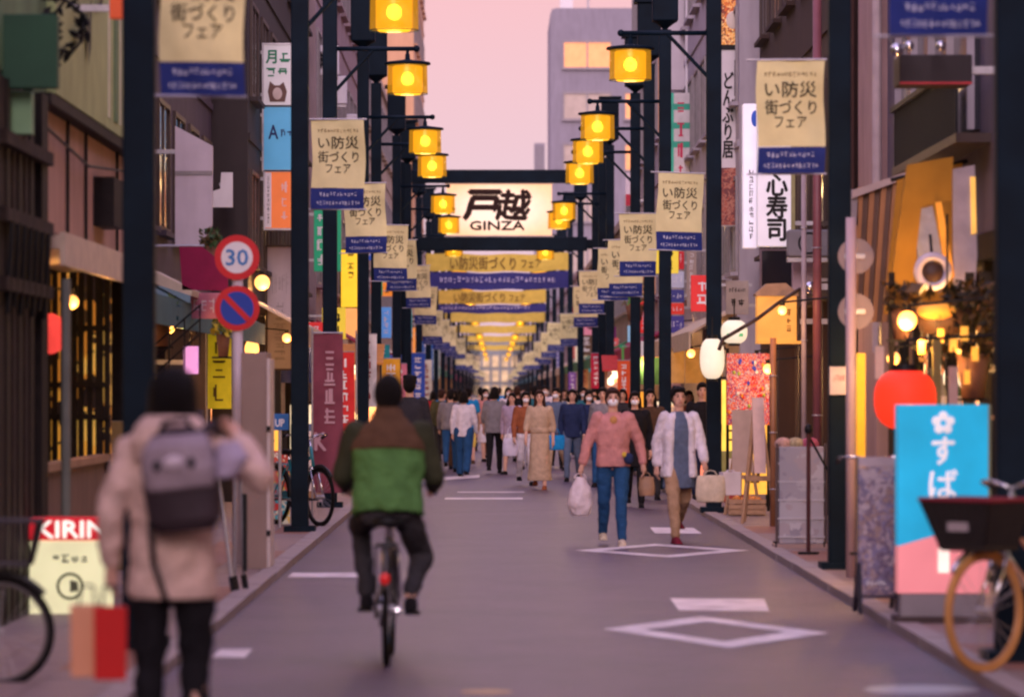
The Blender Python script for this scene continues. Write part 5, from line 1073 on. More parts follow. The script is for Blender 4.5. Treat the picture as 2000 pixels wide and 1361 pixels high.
FL = [('L', 'scarlet', (.60, .03, .03), 58), ('L', 'white and red', (.68, .60, .60), 63), ('L', 'amber', (.75, .36, .03), 71), ('L', 'teal', (.02, .25, .27), 79), ('L', 'rose pink', (.65, .20, .28), 86), ('L', 'cobalt', (.03, .08, .42), 98), ('L', 'lemon', (.75, .60, .08), 110), ('L', 'ivory', (.66, .58, .46), 122),
      ('R', 'vermilion', (.68, .10, .03), 60), ('R', 'leaf green', (.10, .32, .07), 67), ('R', 'ivory', (.66, .58, .46), 74), ('R', 'crimson', (.50, .02, .06), 83), ('R', 'sky blue', (.14, .38, .60), 90), ('R', 'apricot', (.75, .36, .16), 103), ('R', 'violet', (.20, .08, .34), 115), ('R', 'white and red', (.68, .60, .60), 129)]
for i, (sd, nm, c, Y) in enumerate(FL):
    s = -1 if sd == 'L' else 1
    s2 = .62 if s > 0 else .85
    nobori('narrow %s flag on the %s pavement among the shops' % (nm, 'left' if s < 0 else 'right'), (-2.55 + .2 * (i % 3) if s < 0 else 3.0 - .15 * (i % 3)), Y + (22 if s > 0 else 6), .42 * s2, 1.45 * s2, 2.15 + .35 * (i % 2), c, nm.replace(' ', '_'), -s, 200 + i)
# air conditioner units on the upper left walls
for i, (px, py, Y, lab) in enumerate(((622, 118, 77, 'white air conditioner high on the pale pink wall, nearest'), (640, 176, 82, 'white air conditioner lower on the pale pink wall'), (676, 248, 90, 'white air conditioner on pale pink wall, farthest'), (1326, 420, 84, 'white air conditioner on the right white building'))):
    t = thing('air_conditioner', lab, 'air conditioner', (X(px, Y), Y, Z(py, Y)), 0, 'air conditioners on the walls')
    MB().bb(-.38, .38, 0, .3, -.28, .28).build('casing', white, t, bevel=.02); MB().torus((-.08, -.004, 0), .2, .014, 'Y', 24, 6).build('fan_ring', frame_m, t); MB().cyl((-.08, -.002, 0), (-.08, .004, 0), .19, n=24).build('fan_recess', black, t)
    for k in range(4): MB().bb(-.27, .11, -.012, -.004, -.15 + k * .1, -.14 + k * .1).build('grille_bar', frame_m, t)
    MB().bb(-.36, .36, .05, .28, -.34, -.285).build('wall_bracket', steel, t)
# hanging noren curtains over shop fronts, facing the street
for i, (x, Y, c, nm, lab) in enumerate(((-3.0, 66, (.05, .07, .25), 'indigo', 'indigo split curtain hanging at a left shop'), (-2.95, 88, (.5, .06, .05), 'brick', 'brick red split curtain hanging at a left shop'), (3.35, 69, (.45, .30, .12), 'ochre', 'ochre split curtain hanging at a right shop'), (3.3, 86, (.06, .2, .12), 'pine', 'pine green split curtain hanging at a right shop'))):
    t = thing('shop_curtain', lab, 'curtain', (x, Y, 0)); s = -1 if x < 0 else 1
    MB().cyl((-.5, 0, 2.3), (.5, 0, 2.3), .014).build('rod', wood, t); MB().bb(s * .5, s * .9, -.02, .02, 2.28, 2.33).build('bracket', wood_dark, t)
    for k in range(3): cloth(-.48 + k * .325, -.48 + k * .325 + .31, 1.72, 2.29, .012, k + i, M('noren_' + nm, c, .8, .15, 6, .1), 'curtain_panel', t)
# stacked goods boxes at the foot of the shops
bxm = [M('carton_%d' % i, c, .8, .15, 5, .1) for i, c in enumerate(((.36, .22, .12), (.45, .40, .38), (.10, .16, .32), (.42, .06, .05), (.30, .32, .12)))]
nmx = ['brown', 'pale grey', 'blue', 'red', 'olive']
for i, (x, Y, lv) in enumerate(((-2.75, 59, 3), (-2.7, 74, 2), (-2.7, 94, 3), (3.3, 57, 2), (3.25, 75, 3), (3.2, 98, 2))):
    for k in range(lv):
        q = (i + k) % 5; t = thing('goods_box', '%s box, %s of the pile on the %s pavement at the %s' % (nmx[q], ('bottom', 'second', 'third')[k], 'left' if x < 0 else 'right', ('scarlet flag', 'amber flag', 'cobalt flag', 'third lamp post', 'ivory flag', 'apricot flag')[i]), 'box', (x + .03 * k, Y, .055 + .36 * k), R(7 * k - 4), 'boxes piled outside the shops')
        MB().bb(-.24, .24, -.2, .2, 0, .34).build('carton', bxm[q], t, bevel=.012); MB().bb(-.242, .242, -.03, .03, .335, .343).build('tape', M('parcel_tape', (.5, .40, .25), .4), t); MB().bb(-.14, .14, -.204, -.198, .10, .24).build('print_label', white, t)
# bulbs added for warm glow over the right izakaya and both shop rows
for i, (px, py, Y, sd, lab) in enumerate(((1700, 560, 40, 1, 'tiny added warm bulb under the brown ribbed awning'), (1745, 700, 35, 1, 'tiny added warm bulb left of the red lantern'), (1880, 690, 33, 1, 'tiny added warm bulb right of the red lantern'), (1868, 600, 33, 1, 'tiny added warm bulb in the hanging planter leaves'), (1500, 720, 52, 1, 'tiny added warm bulb below the orange box sign'),
        (1478, 700, 56, 1, 'tiny added warm bulb beside the goods rack'), (1350, 690, 68, 1, 'added warm bulb at the right shops past the oval lantern'), (1318, 640, 78, 1, 'added warm bulb beside the salmon panel'), (1262, 700, 86, 1, 'added warm bulb at the right shops near the gate'), (1232, 690, 95, 1, 'farthest added warm bulb on the right'),
        (330, 640, 42, -1, 'added warm bulb beneath the cream canopy edge'), (140, 590, 33, -1, 'tiny warm bulb inside the left lattice shop'), (610, 640, 66, -1, 'added warm bulb above the maroon flag'), (690, 690, 80, -1, 'added warm bulb at the orange roofed stall'), (735, 690, 95, -1, 'added warm bulb at the left shops near the gate'), (560, 660, 58, -1, 'added warm bulb by the pale price board'))):
    wall_lamp(px, py, Y, .045 + .00035 * Y, lab, sd, 'hanging_bulb')
# bottles and crocks on a shelf of the right izakaya, and pipes on the near left shop
t = thing('bottle_shelf', 'dark wooden shelf on the wall behind the red lantern', 'shelf', (3.9, 34.5, 1.35)); MB().bb(-.45, .3, 0, .3, 0, .04).build('board', wood, t); MB().bb(.25, .3, 0, .3, -.2, 0).build('bracket', wood_dark, t)
for k in range(6):
    o = thing('sake_bottle', ('leftmost', 'second', 'third', 'fourth', 'fifth', 'rightmost')[k] + ' bottle on the shelf behind the red lantern', 'bottle', (3.52 + k * .125, 34.64, 1.391), 0, 'bottles on the izakaya shelf')
    MB().lathe([(0, 0), (.042, 0), (.045, .02), (.045, .2), (.02, .27), (.014, .34), (0, .34)], n=14).build('glass', M('bottle_%d' % (k % 3), ((.03, .10, .04), (.10, .04, .015), (.35, .33, .30))[k % 3], .15, spec=.5), o, True); MB().lathe([(.046, .06), (.046, .16)], n=14).build('paper_label', white, o)
# dark leafy ironwork before the green fascia
t = thing('iron_ornament', 'black leafy ornament hanging before the green fascia, top left', 'ornament', (X(128, 29.5), 29.5, Z(70, 29.5))); rr = random.Random(21); s_ = 29.5 / F
m = MB(); m.path([(0, 0, 70 * s_), (-30 * s_, 0, 30 * s_), (-34 * s_, 0, -20 * s_), (-10 * s_, 0, -60 * s_)], .012); m.path([(0, 0, 70 * s_), (36 * s_, .02, 40 * s_), (30 * s_, .02, -10 * s_), (6 * s_, 0, -40 * s_)], .012); m.build('stem', black, t, True)
for k in range(44):
    a = rr.random() * 6.283; r_ = rr.uniform(16, 46) * s_; l = rr.uniform(.03, .07); c_ = Vector((r_ * math.cos(a), rr.uniform(-.08, .08), 10 * s_ + 1.35 * r_ * math.sin(a)))
    u = Vector((rr.uniform(-1, 1), rr.uniform(-.5, .5), rr.uniform(-1, 1))).normalized(); v = u.cross(Vector((0, 1, .3))).normalized() * .5; n_ = u.cross(v).normalized() * .004
    MB().add([c_ - u * l, c_ + v * l * .8 - u * l * .2, c_ + u * l, c_ - v * l * .8 - u * l * .2, c_ - u * l + n_, c_ + v * l * .8 - u * l * .2 + n_, c_ + u * l + n_, c_ - v * l * .8 - u * l * .2 + n_], [(0, 1, 2, 3), (7, 6, 5, 4), (0, 4, 5, 1), (1, 5, 6, 2), (2, 6, 7, 3), (3, 7, 4, 0)]).build('leaf', black, t)
MB().bb(-.5, 0, -.02, .02, 68 * s_, 76 * s_).build('bracket', black, t)
# pipes, unit and panels on the brown right building beside the second post
for k, (px, r_, c, py, lab) in enumerate(((1596, .05, (.20, .07, .08), -60, 'maroon drain pipe left of the second right post'), (1570, .03, (.34, .27, .27), 300, 'thin pale pipe beside the sushi sign'), (1510, .035, (.26, .12, .06), 660, 'brown pipe below the orange box sign'))):
    t = thing('drain_pipe', lab, 'pipe', (X(px, 46.5), 46.5, .05)); hh = Z(py, 46.5) - .05; MB().cyl((0, 0, 0), (0, 0, hh), r_).build('tube', M('pipe_c%d' % k, c, .4), t, True)
    for q in range(3): MB().torus((0, 0, hh * (.2 + .3 * q)), r_ + .004, .008, 'Z', 16, 6).build('clamp', steel, t)
t = thing('air_conditioner', 'small grey air conditioner under the sushi sign', 'air conditioner', (X(1572, 48.5), 48.5, Z(475, 48.5)), 0, 'air conditioners on the walls'); MB().bb(-.2, .3, 0, .3, -.16, .16).build('casing', M('unit_grey', (.2, .19, .21), .5), t, bevel=.02); MB().torus((.05, -.004, 0), .12, .012, 'Y', 24, 6).build('fan_ring', black, t); MB().bb(-.2, .7, .05, .28, -.22, -.165).build('wall_bracket', steel, t)
t, p, w, h, zb = sign('wall_panel', 'pale rose panel above the curved arm, right side', 1548, 1590, 505, 566, 49, M('panel_rose', (.45, .34, .38), .6), .08); MB().bb(w / 2, w / 2 + .5, .03, .06, zb + .1, zb + .14).build('bracket', steel, t)
t, p, w, h, zb = sign('window_panel', 'dark glazed window panel under the sushi sign', 1488, 1546, 490, 560, 52, dark_glass, .08, frame=w_pink); MB().bb(w / 2, w / 2 + .5, .03, .06, zb + .1, zb + .14).build('bracket', steel, t)
# many small sign plates over the shops on both sides
SMC = [('scarlet', (.62, .03, .03), .3), ('lemon', (.80, .60, .05), .35), ('white', (.74, .70, .72), .2), ('cobalt', (.03, .10, .50), .2), ('emerald', (.02, .34, .14), .2), ('tangerine', (.85, .26, .03), .35), ('plum', (.20, .03, .14), .1), ('turquoise', (.03, .42, .46), .25), ('rose', (.70, .24, .32), .25), ('brown', (.12, .06, .03), .05), ('ivory', (.70, .60, .42), .3), ('black', (.02, .02, .02), 0)]
rr = random.Random(77)
for sd in (-1, 1):
    for i, (nm, c, e) in enumerate(SMC):
        Y = 64 + i * 8.5 + rr.uniform(-2, 2); wd = rr.uniform(.26, .42) if i < 5 else rr.uniform(.35, .6); ht = rr.choice((.3, .42, .55)) if i < 5 else rr.choice((.35, .5, .9, 1.3)); z = rr.uniform(1.9, 4.4) if Y < 110 else rr.uniform(1.9, 3.4)
        t = thing('sign_plate', 'small %s sign plate over the shops on the %s side' % (nm, 'left' if sd < 0 else 'right'), 'sign', (sd * (2.72 if sd < 0 else 2.95) + sd * rr.uniform(0, .2), Y, z), 0, 'small sign plates over the shops')
        p = MB().bb(-wd / 2, wd / 2, 0, .1, 0, ht).build('panel', lit('plate_' + nm, c, e), t, bevel=.008); m = MB(); marks(m, 0, ht / 2, wd * .7, ht * .75, -.006, 3 if ht > .6 else 2, i + 400, ht > wd, fat=.16); m.build('lettering', ink if sum(c) > 1.1 else white_ink, p)
        MB().bb(sd * wd / 2, sd * .75, .03, .07, ht * .7, ht * .7 + .04).build('bracket', steel, t)
# shop clutter beneath the wine red flag: sloping rail, potted plants, hanging goods
def plant(label, px, py, Y, r, cols, n, pot=True, rzs=1.0):
    t = thing('potted_plant', label, 'plant', (X(px, Y), Y, Z(py, Y))); q = random.Random(int(px)); ms = [MB() for _ in cols]
    for k in range(n):
        a, b = q.random() * 6.283, q.uniform(-.6, 1); d = q.random() ** .5; c_ = Vector((r * d * math.cos(a), r * d * math.sin(a), r * rzs * b)); l = q.uniform(.025, .06)
        u = Vector((q.uniform(-1, 1), q.uniform(-1, 1), q.uniform(-1, 1))).normalized(); v = u.orthogonal().normalized() * .45; ms[k % len(cols)].add([c_ - u * l, c_ + v * l, c_ + u * l, c_ - v * l], [(0, 1, 2, 3)])
    for k, c in enumerate(cols): o = ms[k].build('foliage', M('leaf_%s' % (c,), c, .6), t); o['kind'] = 'stuff'
    MB().cyl((0, 0, -r * rzs * .6), (0, 0, r * .4), .012).build('stem', wood_dark, t)
    if pot: MB().loft([(0, 0, -r * rzs - .18, r * .4, r * .4), (0, 0, -r * rzs * .55, r * .6, r * .6)], 16).build('pot', M('pot_terracotta', (.2, .09, .05), .7), t, True); MB().bb(-.12, .12, -.015, .015, -r * rzs - .20, -r * rzs - .18).build('bracket', black, t)
    return t
plant('dark green plant beneath the cream canopy edge, left', 316, 610, 41, .16, ((.03, .08, .03), (.06, .10, .02), (.02, .05, .05)), 160)
plant('small green plant above the speed limit sign', 412, 470, 45, .12, ((.05, .10, .03), (.12, .08, .03)), 110)
plant('yellow flowering plant under the pink strip, left', 436, 640, 44, .13, ((.5, .40, .03), (.10, .14, .03)), 130)
plant('leafy plant hanging at the right row past the third post', 1240, 580, 90, .35, ((.05, .14, .03), (.22, .20, .02), (.3, .03, .02)), 200)
plant('large dark plant over the red lantern, right izakaya', 1900, 640, 32.2, .22, ((.015, .012, .008), (.10, .05, .012), (.03, .025, .01)), 320, rzs=1.7)
plant('dark plant between the awning and the red lantern', 1760, 585, 33, .14, ((.015, .012, .008), (.09, .045, .012)), 180)
plant('green pot plant at the foot of the cyan sign', 1655, 900, 36.8, .11, ((.03, .07, .02), (.06, .08, .03)), 120)
t = thing('stair_rail', 'sloping steel stair rail behind the nearest left post', 'railing', (X(345, 40), 40, 0)); Y = 40
for k in range(3): MB().cyl((X(296, Y) - X(345, Y), 0, Z(735 - 28 * k, Y)), (X(392, Y) - X(345, Y), .05, Z(650 - 28 * k, Y)), .009).build('rail', black, t)
for k in range(4): a = k / 3; MB().cyl((X(300 + 90 * a, Y) - X(345, Y), .02, Z(790 - 80 * a, Y)), (X(300 + 90 * a, Y) - X(345, Y), .02, Z(675 - 80 * a, Y)), .008).build('baluster', black, t)
MB().bb(X(296, Y) - X(345, Y), X(392, Y) - X(345, Y), .06, .5, .05, Z(800, Y)).build('step_block', w_grey, t)
# extra golden canvas and emissive bits added as amber highlights, right izakaya
Y = 35.5; t = thing('awning', 'wide golden canvas sheet behind the mustard flap, right', 'awning', (X(1790, Y), Y, 0)); q_ = lambda a: X(a, Y) - X(1790, Y)
MB().prism([(q_(1752), Z(352, Y)), (q_(1880), Z(318, Y)), (q_(1886), Z(470, Y)), (q_(1846), Z(610, Y)), (q_(1726), Z(614, Y))], 0, .05).build('canvas', M('canvas_golden', (.40, .19, .02), .75, .2, 3, .2), t)
MB().cyl((q_(1740), .02, Z(352, Y)), (q_(1890), .02, Z(314, Y)), .02).build('pole', wood_dark, t)
for i, (px, py) in enumerate(((1800, 676), (1836, 655), (1862, 672), (1884, 650), (1905, 690), (1890, 735))):
    t = thing('amber_glow_bit', ('first', 'second', 'third', 'fourth', 'fifth', 'sixth')[i] + ' added amber glow bit from the left above the cyan sign', 'paper tag', (X(px, 31.9), 31.9, Z(py, 31.9)), R(i * 17 - 40), 'added amber glow bits at the right izakaya'); MB().bb(-.03, .03, 0, .008, -.06, .05).build('paper', lit('glow_amber', (.9, .40, .05), .8), t); MB().cyl((0, .004, .05), (0, .004, .16), .004).build('cord', black, t)
for i, (px, w_) in enumerate(((1742, .05), (1895, .07), (1925, .09))):
    t = thing('timber_post', ('slim dark timber post left', 'dark timber post right', 'thick dark timber post far right')[i] + ' of the red lantern', 'post', (X(px, 33), 33, .05)); MB().bb(-w_ / 2, w_ / 2, 0, w_, 0, 2.5).build('shaft', wood_dark, t); MB().bb(-w_, w_, -.02, w_ + .02, 0, .06).build('foot', black, t)
# glow boxes added on the pavements for warm light at street level
GLOW_BOXES = [(-2.9, 52, 'amber', (.95, .45, .06), .8), (-2.85, 60.5, 'warm white', (.95, .75, .50), .7), (-2.85, 69, 'golden', (.95, .58, .08), .9), (-2.8, 82, 'coral', (.9, .25, .14), .7), (-2.8, 97, 'cream', (.95, .70, .36), .8), (-2.8, 113, 'tangerine', (.95, .35, .04), .9),
       (3.45, 54.5, 'amber', (.95, .45, .06), .9), (3.4, 59, 'golden', (.95, .58, .08), .8), (3.3, 66, 'coral', (.9, .25, .14), .7), (3.2, 77, 'warm white', (.95, .75, .50), .7), (3.1, 91, 'tangerine', (.95, .35, .04), .9), (3.1, 108, 'cream', (.95, .70, .36), .8)]
for i, (x, Y, nm, c, e) in enumerate(GLOW_BOXES):
    t = thing('added_glow_box', '%s added glow box on the %s pavement by the shops' % (nm, 'left' if x < 0 else 'right'), 'sign', (x, Y, .055), R((i * 23) % 20 - 10), 'added glow boxes'); h_ = 1.15 + .18 * (i % 4)
    p = MB().bb(-.19, .19, 0, .2, .16, h_).build('lit_panel', lit('andon_' + nm.replace(' ', '_'), c, e, .2), t, bevel=.012); m = MB(); marks(m, 0, .16 + (h_ - .16) / 2, .24, (h_ - .16) * .8, -.006, 3, 600 + i, True, fat=.14); m.build('lettering', ink_brown, p)
    m = MB(); m.bb(-.21, -.19, -.01, .21, .0, h_ + .02); m.bb(.19, .21, -.01, .21, 0, h_ + .02); m.bb(-.21, .21, -.01, .21, h_ + .02, h_ + .05); m.build('frame', wood_dark, t); MB().bb(-.22, .22, -.03, .23, 0, .05).build('base', black, t)

# ================================================================ PEOPLE
PENDING = []      # (object, voxel size, smooth, displace)
def soft(mb, name, mat, parent, vox, smooth=4, fold=0.0):
    o = mb.build(name, mat, parent); PENDING.append((o, vox, smooth, fold)); return o
fold_tex = bpy.data.textures.new('folds', 'CLOUDS'); fold_tex.noise_scale = .11; fold_tex.noise_depth = 2
def finish_soft():
    for o, vox, sm, fold in PENDING:
        m = o.modifiers.new('r', 'REMESH'); m.mode = 'VOXEL'; m.voxel_size = vox; m.use_smooth_shade = True
        if sm: k = o.modifiers.new('s', 'SMOOTH'); k.iterations = sm; k.factor = .5
        if fold: d = o.modifiers.new('d', 'DISPLACE'); d.texture = fold_tex; d.strength = fold; d.mid_level = .5
    dg = bpy.context.evaluated_depsgraph_get(); dg.update()
    done = []
    for o, *_ in PENDING: done.append(bpy.data.meshes.new_from_object(o.evaluated_get(dg), depsgraph=dg))
    for (o, *_), me in zip(PENDING, done):
        mat = o.data.materials[0] if o.data.materials else None
        o.modifiers.clear(); me.name = o.name; o.data = me
        if not me.materials and mat: me.materials.append(mat)
    PENDING.clear()
def ik(a, b, l1, l2, pole):
    a, b = Vector(a), Vector(b); d = b - a; L = min(d.length, (l1 + l2) * .999); d.normalize()
    x = (l1 * l1 - l2 * l2 + L * L) / (2 * L); h = math.sqrt(max(0, l1 * l1 - x * x)); p = Vector(pole); p = (p - d * p.dot(d)).normalized()
    return a + d * x + p * h, a + d * L
COL = dict(black=(.012, .011, .013), charcoal=(.035, .033, .037), grey=(.20, .185, .20), white=(.66, .60, .64), pink=(.50, .22, .20), beige=(.45, .32, .22), navy=(.02, .03, .08), denim=(.02, .07, .17), blue=(.015, .22, .50),
           brown=(.085, .045, .026), olive=(.07, .065, .03), red=(.42, .03, .035), yellow=(.62, .42, .06), green=(.074, .175, .050), cream=(.58, .48, .36), orange=(.6, .22, .04), lilac=(.36, .28, .38), rust=(.26, .08, .035), teal=(.03, .14, .17), tan=(.36, .23, .14), hoodie=(.60, .42, .345), slate=(.10, .13, .20), wine=(.16, .015, .03))
def cm(c): return M('fabric_' + c, COL[c], .9, .16, 12, .4, bscale=45, spec=.12)
def person(label, px, Y, H=1.65, face=0, top='grey', top_len=.90, sleeve='long', bottom='black', kind='trousers', hem=.5, hair='short', hc=None, mask=None, stride=18, phase=1, arms=None, shoes='black', vox=.013,
           lean=0, legs=None, coat=None, hat=None, dz=0.0, wide=1.0, group='people walking in the street', zbase=0.0, seat=None, collar=None, fold=.012, x=None):
    """face 0: towards the camera, 180: away. Local forward is -Y. arms: {side: (elbow, wrist)} in the upright frame."""
    k = H / 1.70
    t = thing('person', label, 'person', (X(px, Y) if x is None else x, Y, zbase), R(face), group); t.scale = (k, k, k)
    up = Matrix.Translation((0, 0, .93)) @ Matrix.Rotation(R(lean), 4, 'X') @ Matrix.Translation((0, 0, -.93))
    # --- legs
    LEG = {}; low = 9
    for s in (1, -1):
        hip = Vector((s * .088, 0, .90))
        if legs: kn, an = Vector(legs[s][0]), Vector(legs[s][1])
        else:
            th = R(stride) * s * phase; fl = R(6 if th > 0 else 6 + stride * 1.3)
            kn = hip + Vector((s * .005, -math.sin(th), -math.cos(th))) * .42; an = kn + Vector((0, -math.sin(th - fl), -math.cos(th - fl))) * .40
        LEG[s] = (hip, kn, an); low = min(low, an.z)
    drop = dz if legs else (low - .085)
    up = Matrix.Translation((0, 0, -drop)) @ up
    if not legs: LEG = {s: tuple(v - Vector((0, 0, drop)) for v in q) for s, q in LEG.items()}
    # --- arms in the upright frame
    ARM = {}
    for s in (1, -1):
        sh = Vector((s * .178, .005, 1.385))
        if arms and s in arms: el, wr = Vector(arms[s][0]), Vector(arms[s][1])
        else:
            a = R(-stride * .8) * s * phase; e = R(18)
            el = sh + Vector((s * .16, -math.sin(a), -math.cos(a))).normalized() * .285; wr = el + Vector((s * .02, -math.sin(a + e), -math.cos(a + e))).normalized() * .25
        ARM[s] = (sh, el, wr)
    near = vox < .0095; bv = .0062 if near else vox
    # --- continuous body
    b = MB()
    for s in (1, -1):
        hip, kn, an = LEG[s]; b.cap(hip, kn, .078, .052); b.cap(kn, an, .054, .036); b.cap(an + Vector((0, .03, -.045)), an + Vector((0, -.13, -.058)), .036, .030)
    b.ell((0, .0, .93 - drop), (.15, .10, .12)); b.m = up
    b.loft([(0, 0, .92, .140, .095), (0, 0, 1.05, .122, .085), (0, -.005, 1.22, .150, .10), (0, .0, 1.34, .155, .09), (0, .008, 1.41, .10, .07), (0, .01, 1.44, .052, .052)], 20)
    b.cap((0, .012, 1.40), (0, .002, 1.50), .052, .050)
    b.ell((0, .008, 1.60), (.072, .090, .105)); b.ell((0, -.022, 1.545), (.052, .060, .062)); b.cap((0, -.080, 1.595), (0, -.098, 1.568), .009, .013, 8)
    for s in (1, -1):
        b.ell((s * .073, .012, 1.585), (.012, .020, .030)); sh, el, wr = ARM[s]
        b.cap(sh, el, .046, .038); b.cap(el, wr, .038, .026)
        d = (wr - el).normalized(); u = Vector((s, 0, 0)); u = (u - d * u.dot(d)).normalized(); f = d.cross(u) * s      # f roughly forward
        if f.y > 0: f = -f
        pm = wr + d * .05; b.cap(wr + d * .015, wr + d * .085, .026, .030)
        for q in range(4):
            o_ = f * (.030 - .020 * q); base = wr + d * .088 + o_; ln = (.040, .046, .042, .032)[q]
            mid = base + d * ln - u * .010; b.cap(base, mid, .0085, .008, 8); b.cap(mid, mid + d * ln * .55 - u * .022, .008, .0068, 8)
        tb = wr + d * .03 + f * .026; b.cap(tb, tb + d * .035 + f * .022 - u * .006, .011, .009, 8); b.cap(tb + d * .035 + f * .022 - u * .006, tb + d * .066 + f * .022 - u * .018, .009, .0075, 8)
    b.m = Matrix.Identity(4)
    soft(b, 'body', skin_m, t, bv, 2)
    # --- face
    def face_part(name, mb, mat): mb.m = up; return mb
    m = MB(); m.m = up
    for s in (1, -1):
        m = MB(); m.m = up; m.ell((s * .029, -.078, 1.603), (.013, .008, .007), 10, 6); m.build('eye', ink, t, True)
        m = MB(); m.m = up; m.box((s * .030, -.083, 1.624), (.032, .008, .006), ry=R(s * 6)); m.build('eyebrow', hc or hair_m, t)
    if mask:
        m = MB(); m.m = up; m.ell((0, -.030, 1.552), (.061, .074, .052)); soft(m, 'face_mask', M('mask_' + mask, (.80, .78, .80) if mask == 'white' else (.03, .03, .03), .8), t, .009, 2)
    else:
        m = MB(); m.m = up; m.ell((0, -.078, 1.537), (.022, .007, .006), 10, 6); m.build('lips', M('lips', (.38, .10, .09), .5), t, True)
    # --- trousers / skirt / shoes
    bm = cm(bottom)
    if kind in ('trousers', 'shorts', 'wide'):
        m = MB(); wd = 1.3 if kind == 'wide' else 1.0; m.ell((0, .005, .935 - drop), (.165, .118, .12)); m.ell((0, .03, .88 - drop), (.15, .085, .09))
        for s in (1, -1):
            hip, kn, an = LEG[s]; m.cap(hip, kn, .096 * wd, .070 * wd)
            if kind != 'shorts': m.cap(kn, kn.lerp(an, .97), .070 * wd, .052 * wd * (1.2 if wd > 1 else 1))
        soft(m, 'trousers' if kind != 'shorts' else 'shorts', bm, t, vox, 4, fold)
    else:
        ks = (LEG[1][1].y + LEG[-1][1].y) / 2; fw = .05 + .10 * abs(math.sin(R(stride)))
        m = MB(); m.loft([(0, 0, hem - drop * .5, .17 + .05 * (1 - hem) * wide, .13 + fw), (0, 0, (hem + .95) / 2, .175, .13 + fw * .6), (0, 0, .93, .165, .12), (0, 0, 1.05, .142, .10), (0, 0, 1.08, .13, .09)], 28)
        soft(m, 'skirt' if kind == 'skirt' else 'dress_skirt', bm, t, vox, 3, fold * 1.6)
    sm_ = cm(shoes)
    for s in (1, -1):
        an = LEG[s][2]; m = MB(); m.cap(an + Vector((0, .035, -.045)), an + Vector((0, -.07, -.050)), .042, .042); m.cap(an + Vector((0, -.07, -.052)), an + Vector((0, -.15, -.060)), .042, .032); m.box(an + Vector((0, -.055, -.080)), (.085, .26, .018))
        soft(m, 'shoe', sm_, t, .010, 2)
    # --- top
    tm = cm(top); m = MB(); m.m = up; tl = top_len; w_ = wide
    wy = .6 + .4 * w_
    m.loft([(0, .0, tl, .172 * w_, .135 * wy), (0, 0, tl + .06, .172 * w_, .138 * wy), (0, 0, max(tl + .08, 1.06), .160 * w_, .124 * wy), (0, -.008, 1.24, .178 * w_, .130 * wy), (0, .0, 1.35, .178, .110 * wy), (0, .008, 1.415, .115, .085), (0, .012, 1.445, .066, .062)], 26)
    for s in (1, -1):
        sh, el, wr = ARM[s]; sh2 = sh + Vector((-s * .015, 0, -.005))
        if sleeve == 'long': m.cap(sh2, el, .070 * w_, .056 * w_); m.cap(el, el.lerp(wr, .93), .056 * w_, .044 * w_)
        elif sleeve == 'none': pass
        elif sleeve == 'short': m.cap(sh2, sh2.lerp(el, .62), .068, .062)
        else: m.cap(sh2, el, .068, .056); m.cap(el, el.lerp(wr, .35), .056, .052)
    soft(m, 'top', tm, t, vox, 4, fold)
    if coat:       # open shirt or jacket: two front panels and back over the top
        m = MB(); m.m = up
        for s in (1, -1):
            m.loft([(s * .125, -.0, .74, .072, .140), (s * .118, 0, 1.0, .062, .132), (s * .112, -.004, 1.25, .070, .136), (s * .085, .0, 1.38, .075, .098), (s * .05, .01, 1.44, .03, .06)], 18)
            sh, el, wr = ARM[s]; m.cap(sh + Vector((-s * .02, 0, -.01)), el, .072, .060); m.cap(el, el.lerp(wr, .88), .060, .050)
        m.loft([(0, .085, .72, .15, .07), (0, .08, 1.25, .15, .06), (0, .06, 1.42, .08, .04)], 16)
        soft(m, 'open_jacket', cm(coat), t, vox, 3, fold)
    # --- hair
    hm = hc or hair_m; m = MB(); m.m = up
    m.ell((0, .022, 1.622), (.084, .096, .100)); m.ell((0, .045, 1.585), (.080, .078, .095)); m.ell((0, -.045, 1.675), (.066, .048, .030))
    if hair == 'bob':
        for s in (1, -1): m.cap((s * .070, .02, 1.60), (s * .078, .015, 1.49), .030, .026)
        m.loft([(0, .05, 1.47, .085, .055), (0, .05, 1.60, .088, .075)], 16)
    elif hair == 'long':
        for s in (1, -1): m.cap((s * .070, .015, 1.60), (s * .085, -.02, 1.36), .030, .024)
        m.loft([(0, .075, 1.25, .08, .03), (0, .07, 1.42, .095, .05), (0, .05, 1.60, .088, .078)], 16)
    elif hair == 'mop':
        m.ell((0, .012, 1.625), (.102, .112, .108)); m.loft([(0, .03, 1.475, .095, .075), (0, .025, 1.52, .112, .095), (0, .02, 1.62, .104, .105)], 20)
    elif hair == 'bun': m.ell((0, .10, 1.67), (.045, .045, .045))
    elif hair == 'wavy':
        rr = random.Random(int(px))
        for q in range(16): m.ell((rr.uniform(-.06, .06), .03 + rr.uniform(-.04, .06), 1.66 + rr.uniform(-.04, .04)), (.035, .035, .03), 8, 6)
    soft(m, 'hair', hm, t, .010 if near else .013, 2, .02 if near else .01)
    if hat:
        m = MB(); m.m = up; m.ell((0, .012, 1.655), (.093, .108, .082)); m.loft([(0, -.0, 1.645, .098, .125), (0, 0, 1.655, .090, .110)], 20); soft(m, 'hat', cm(hat), t, .01, 2)
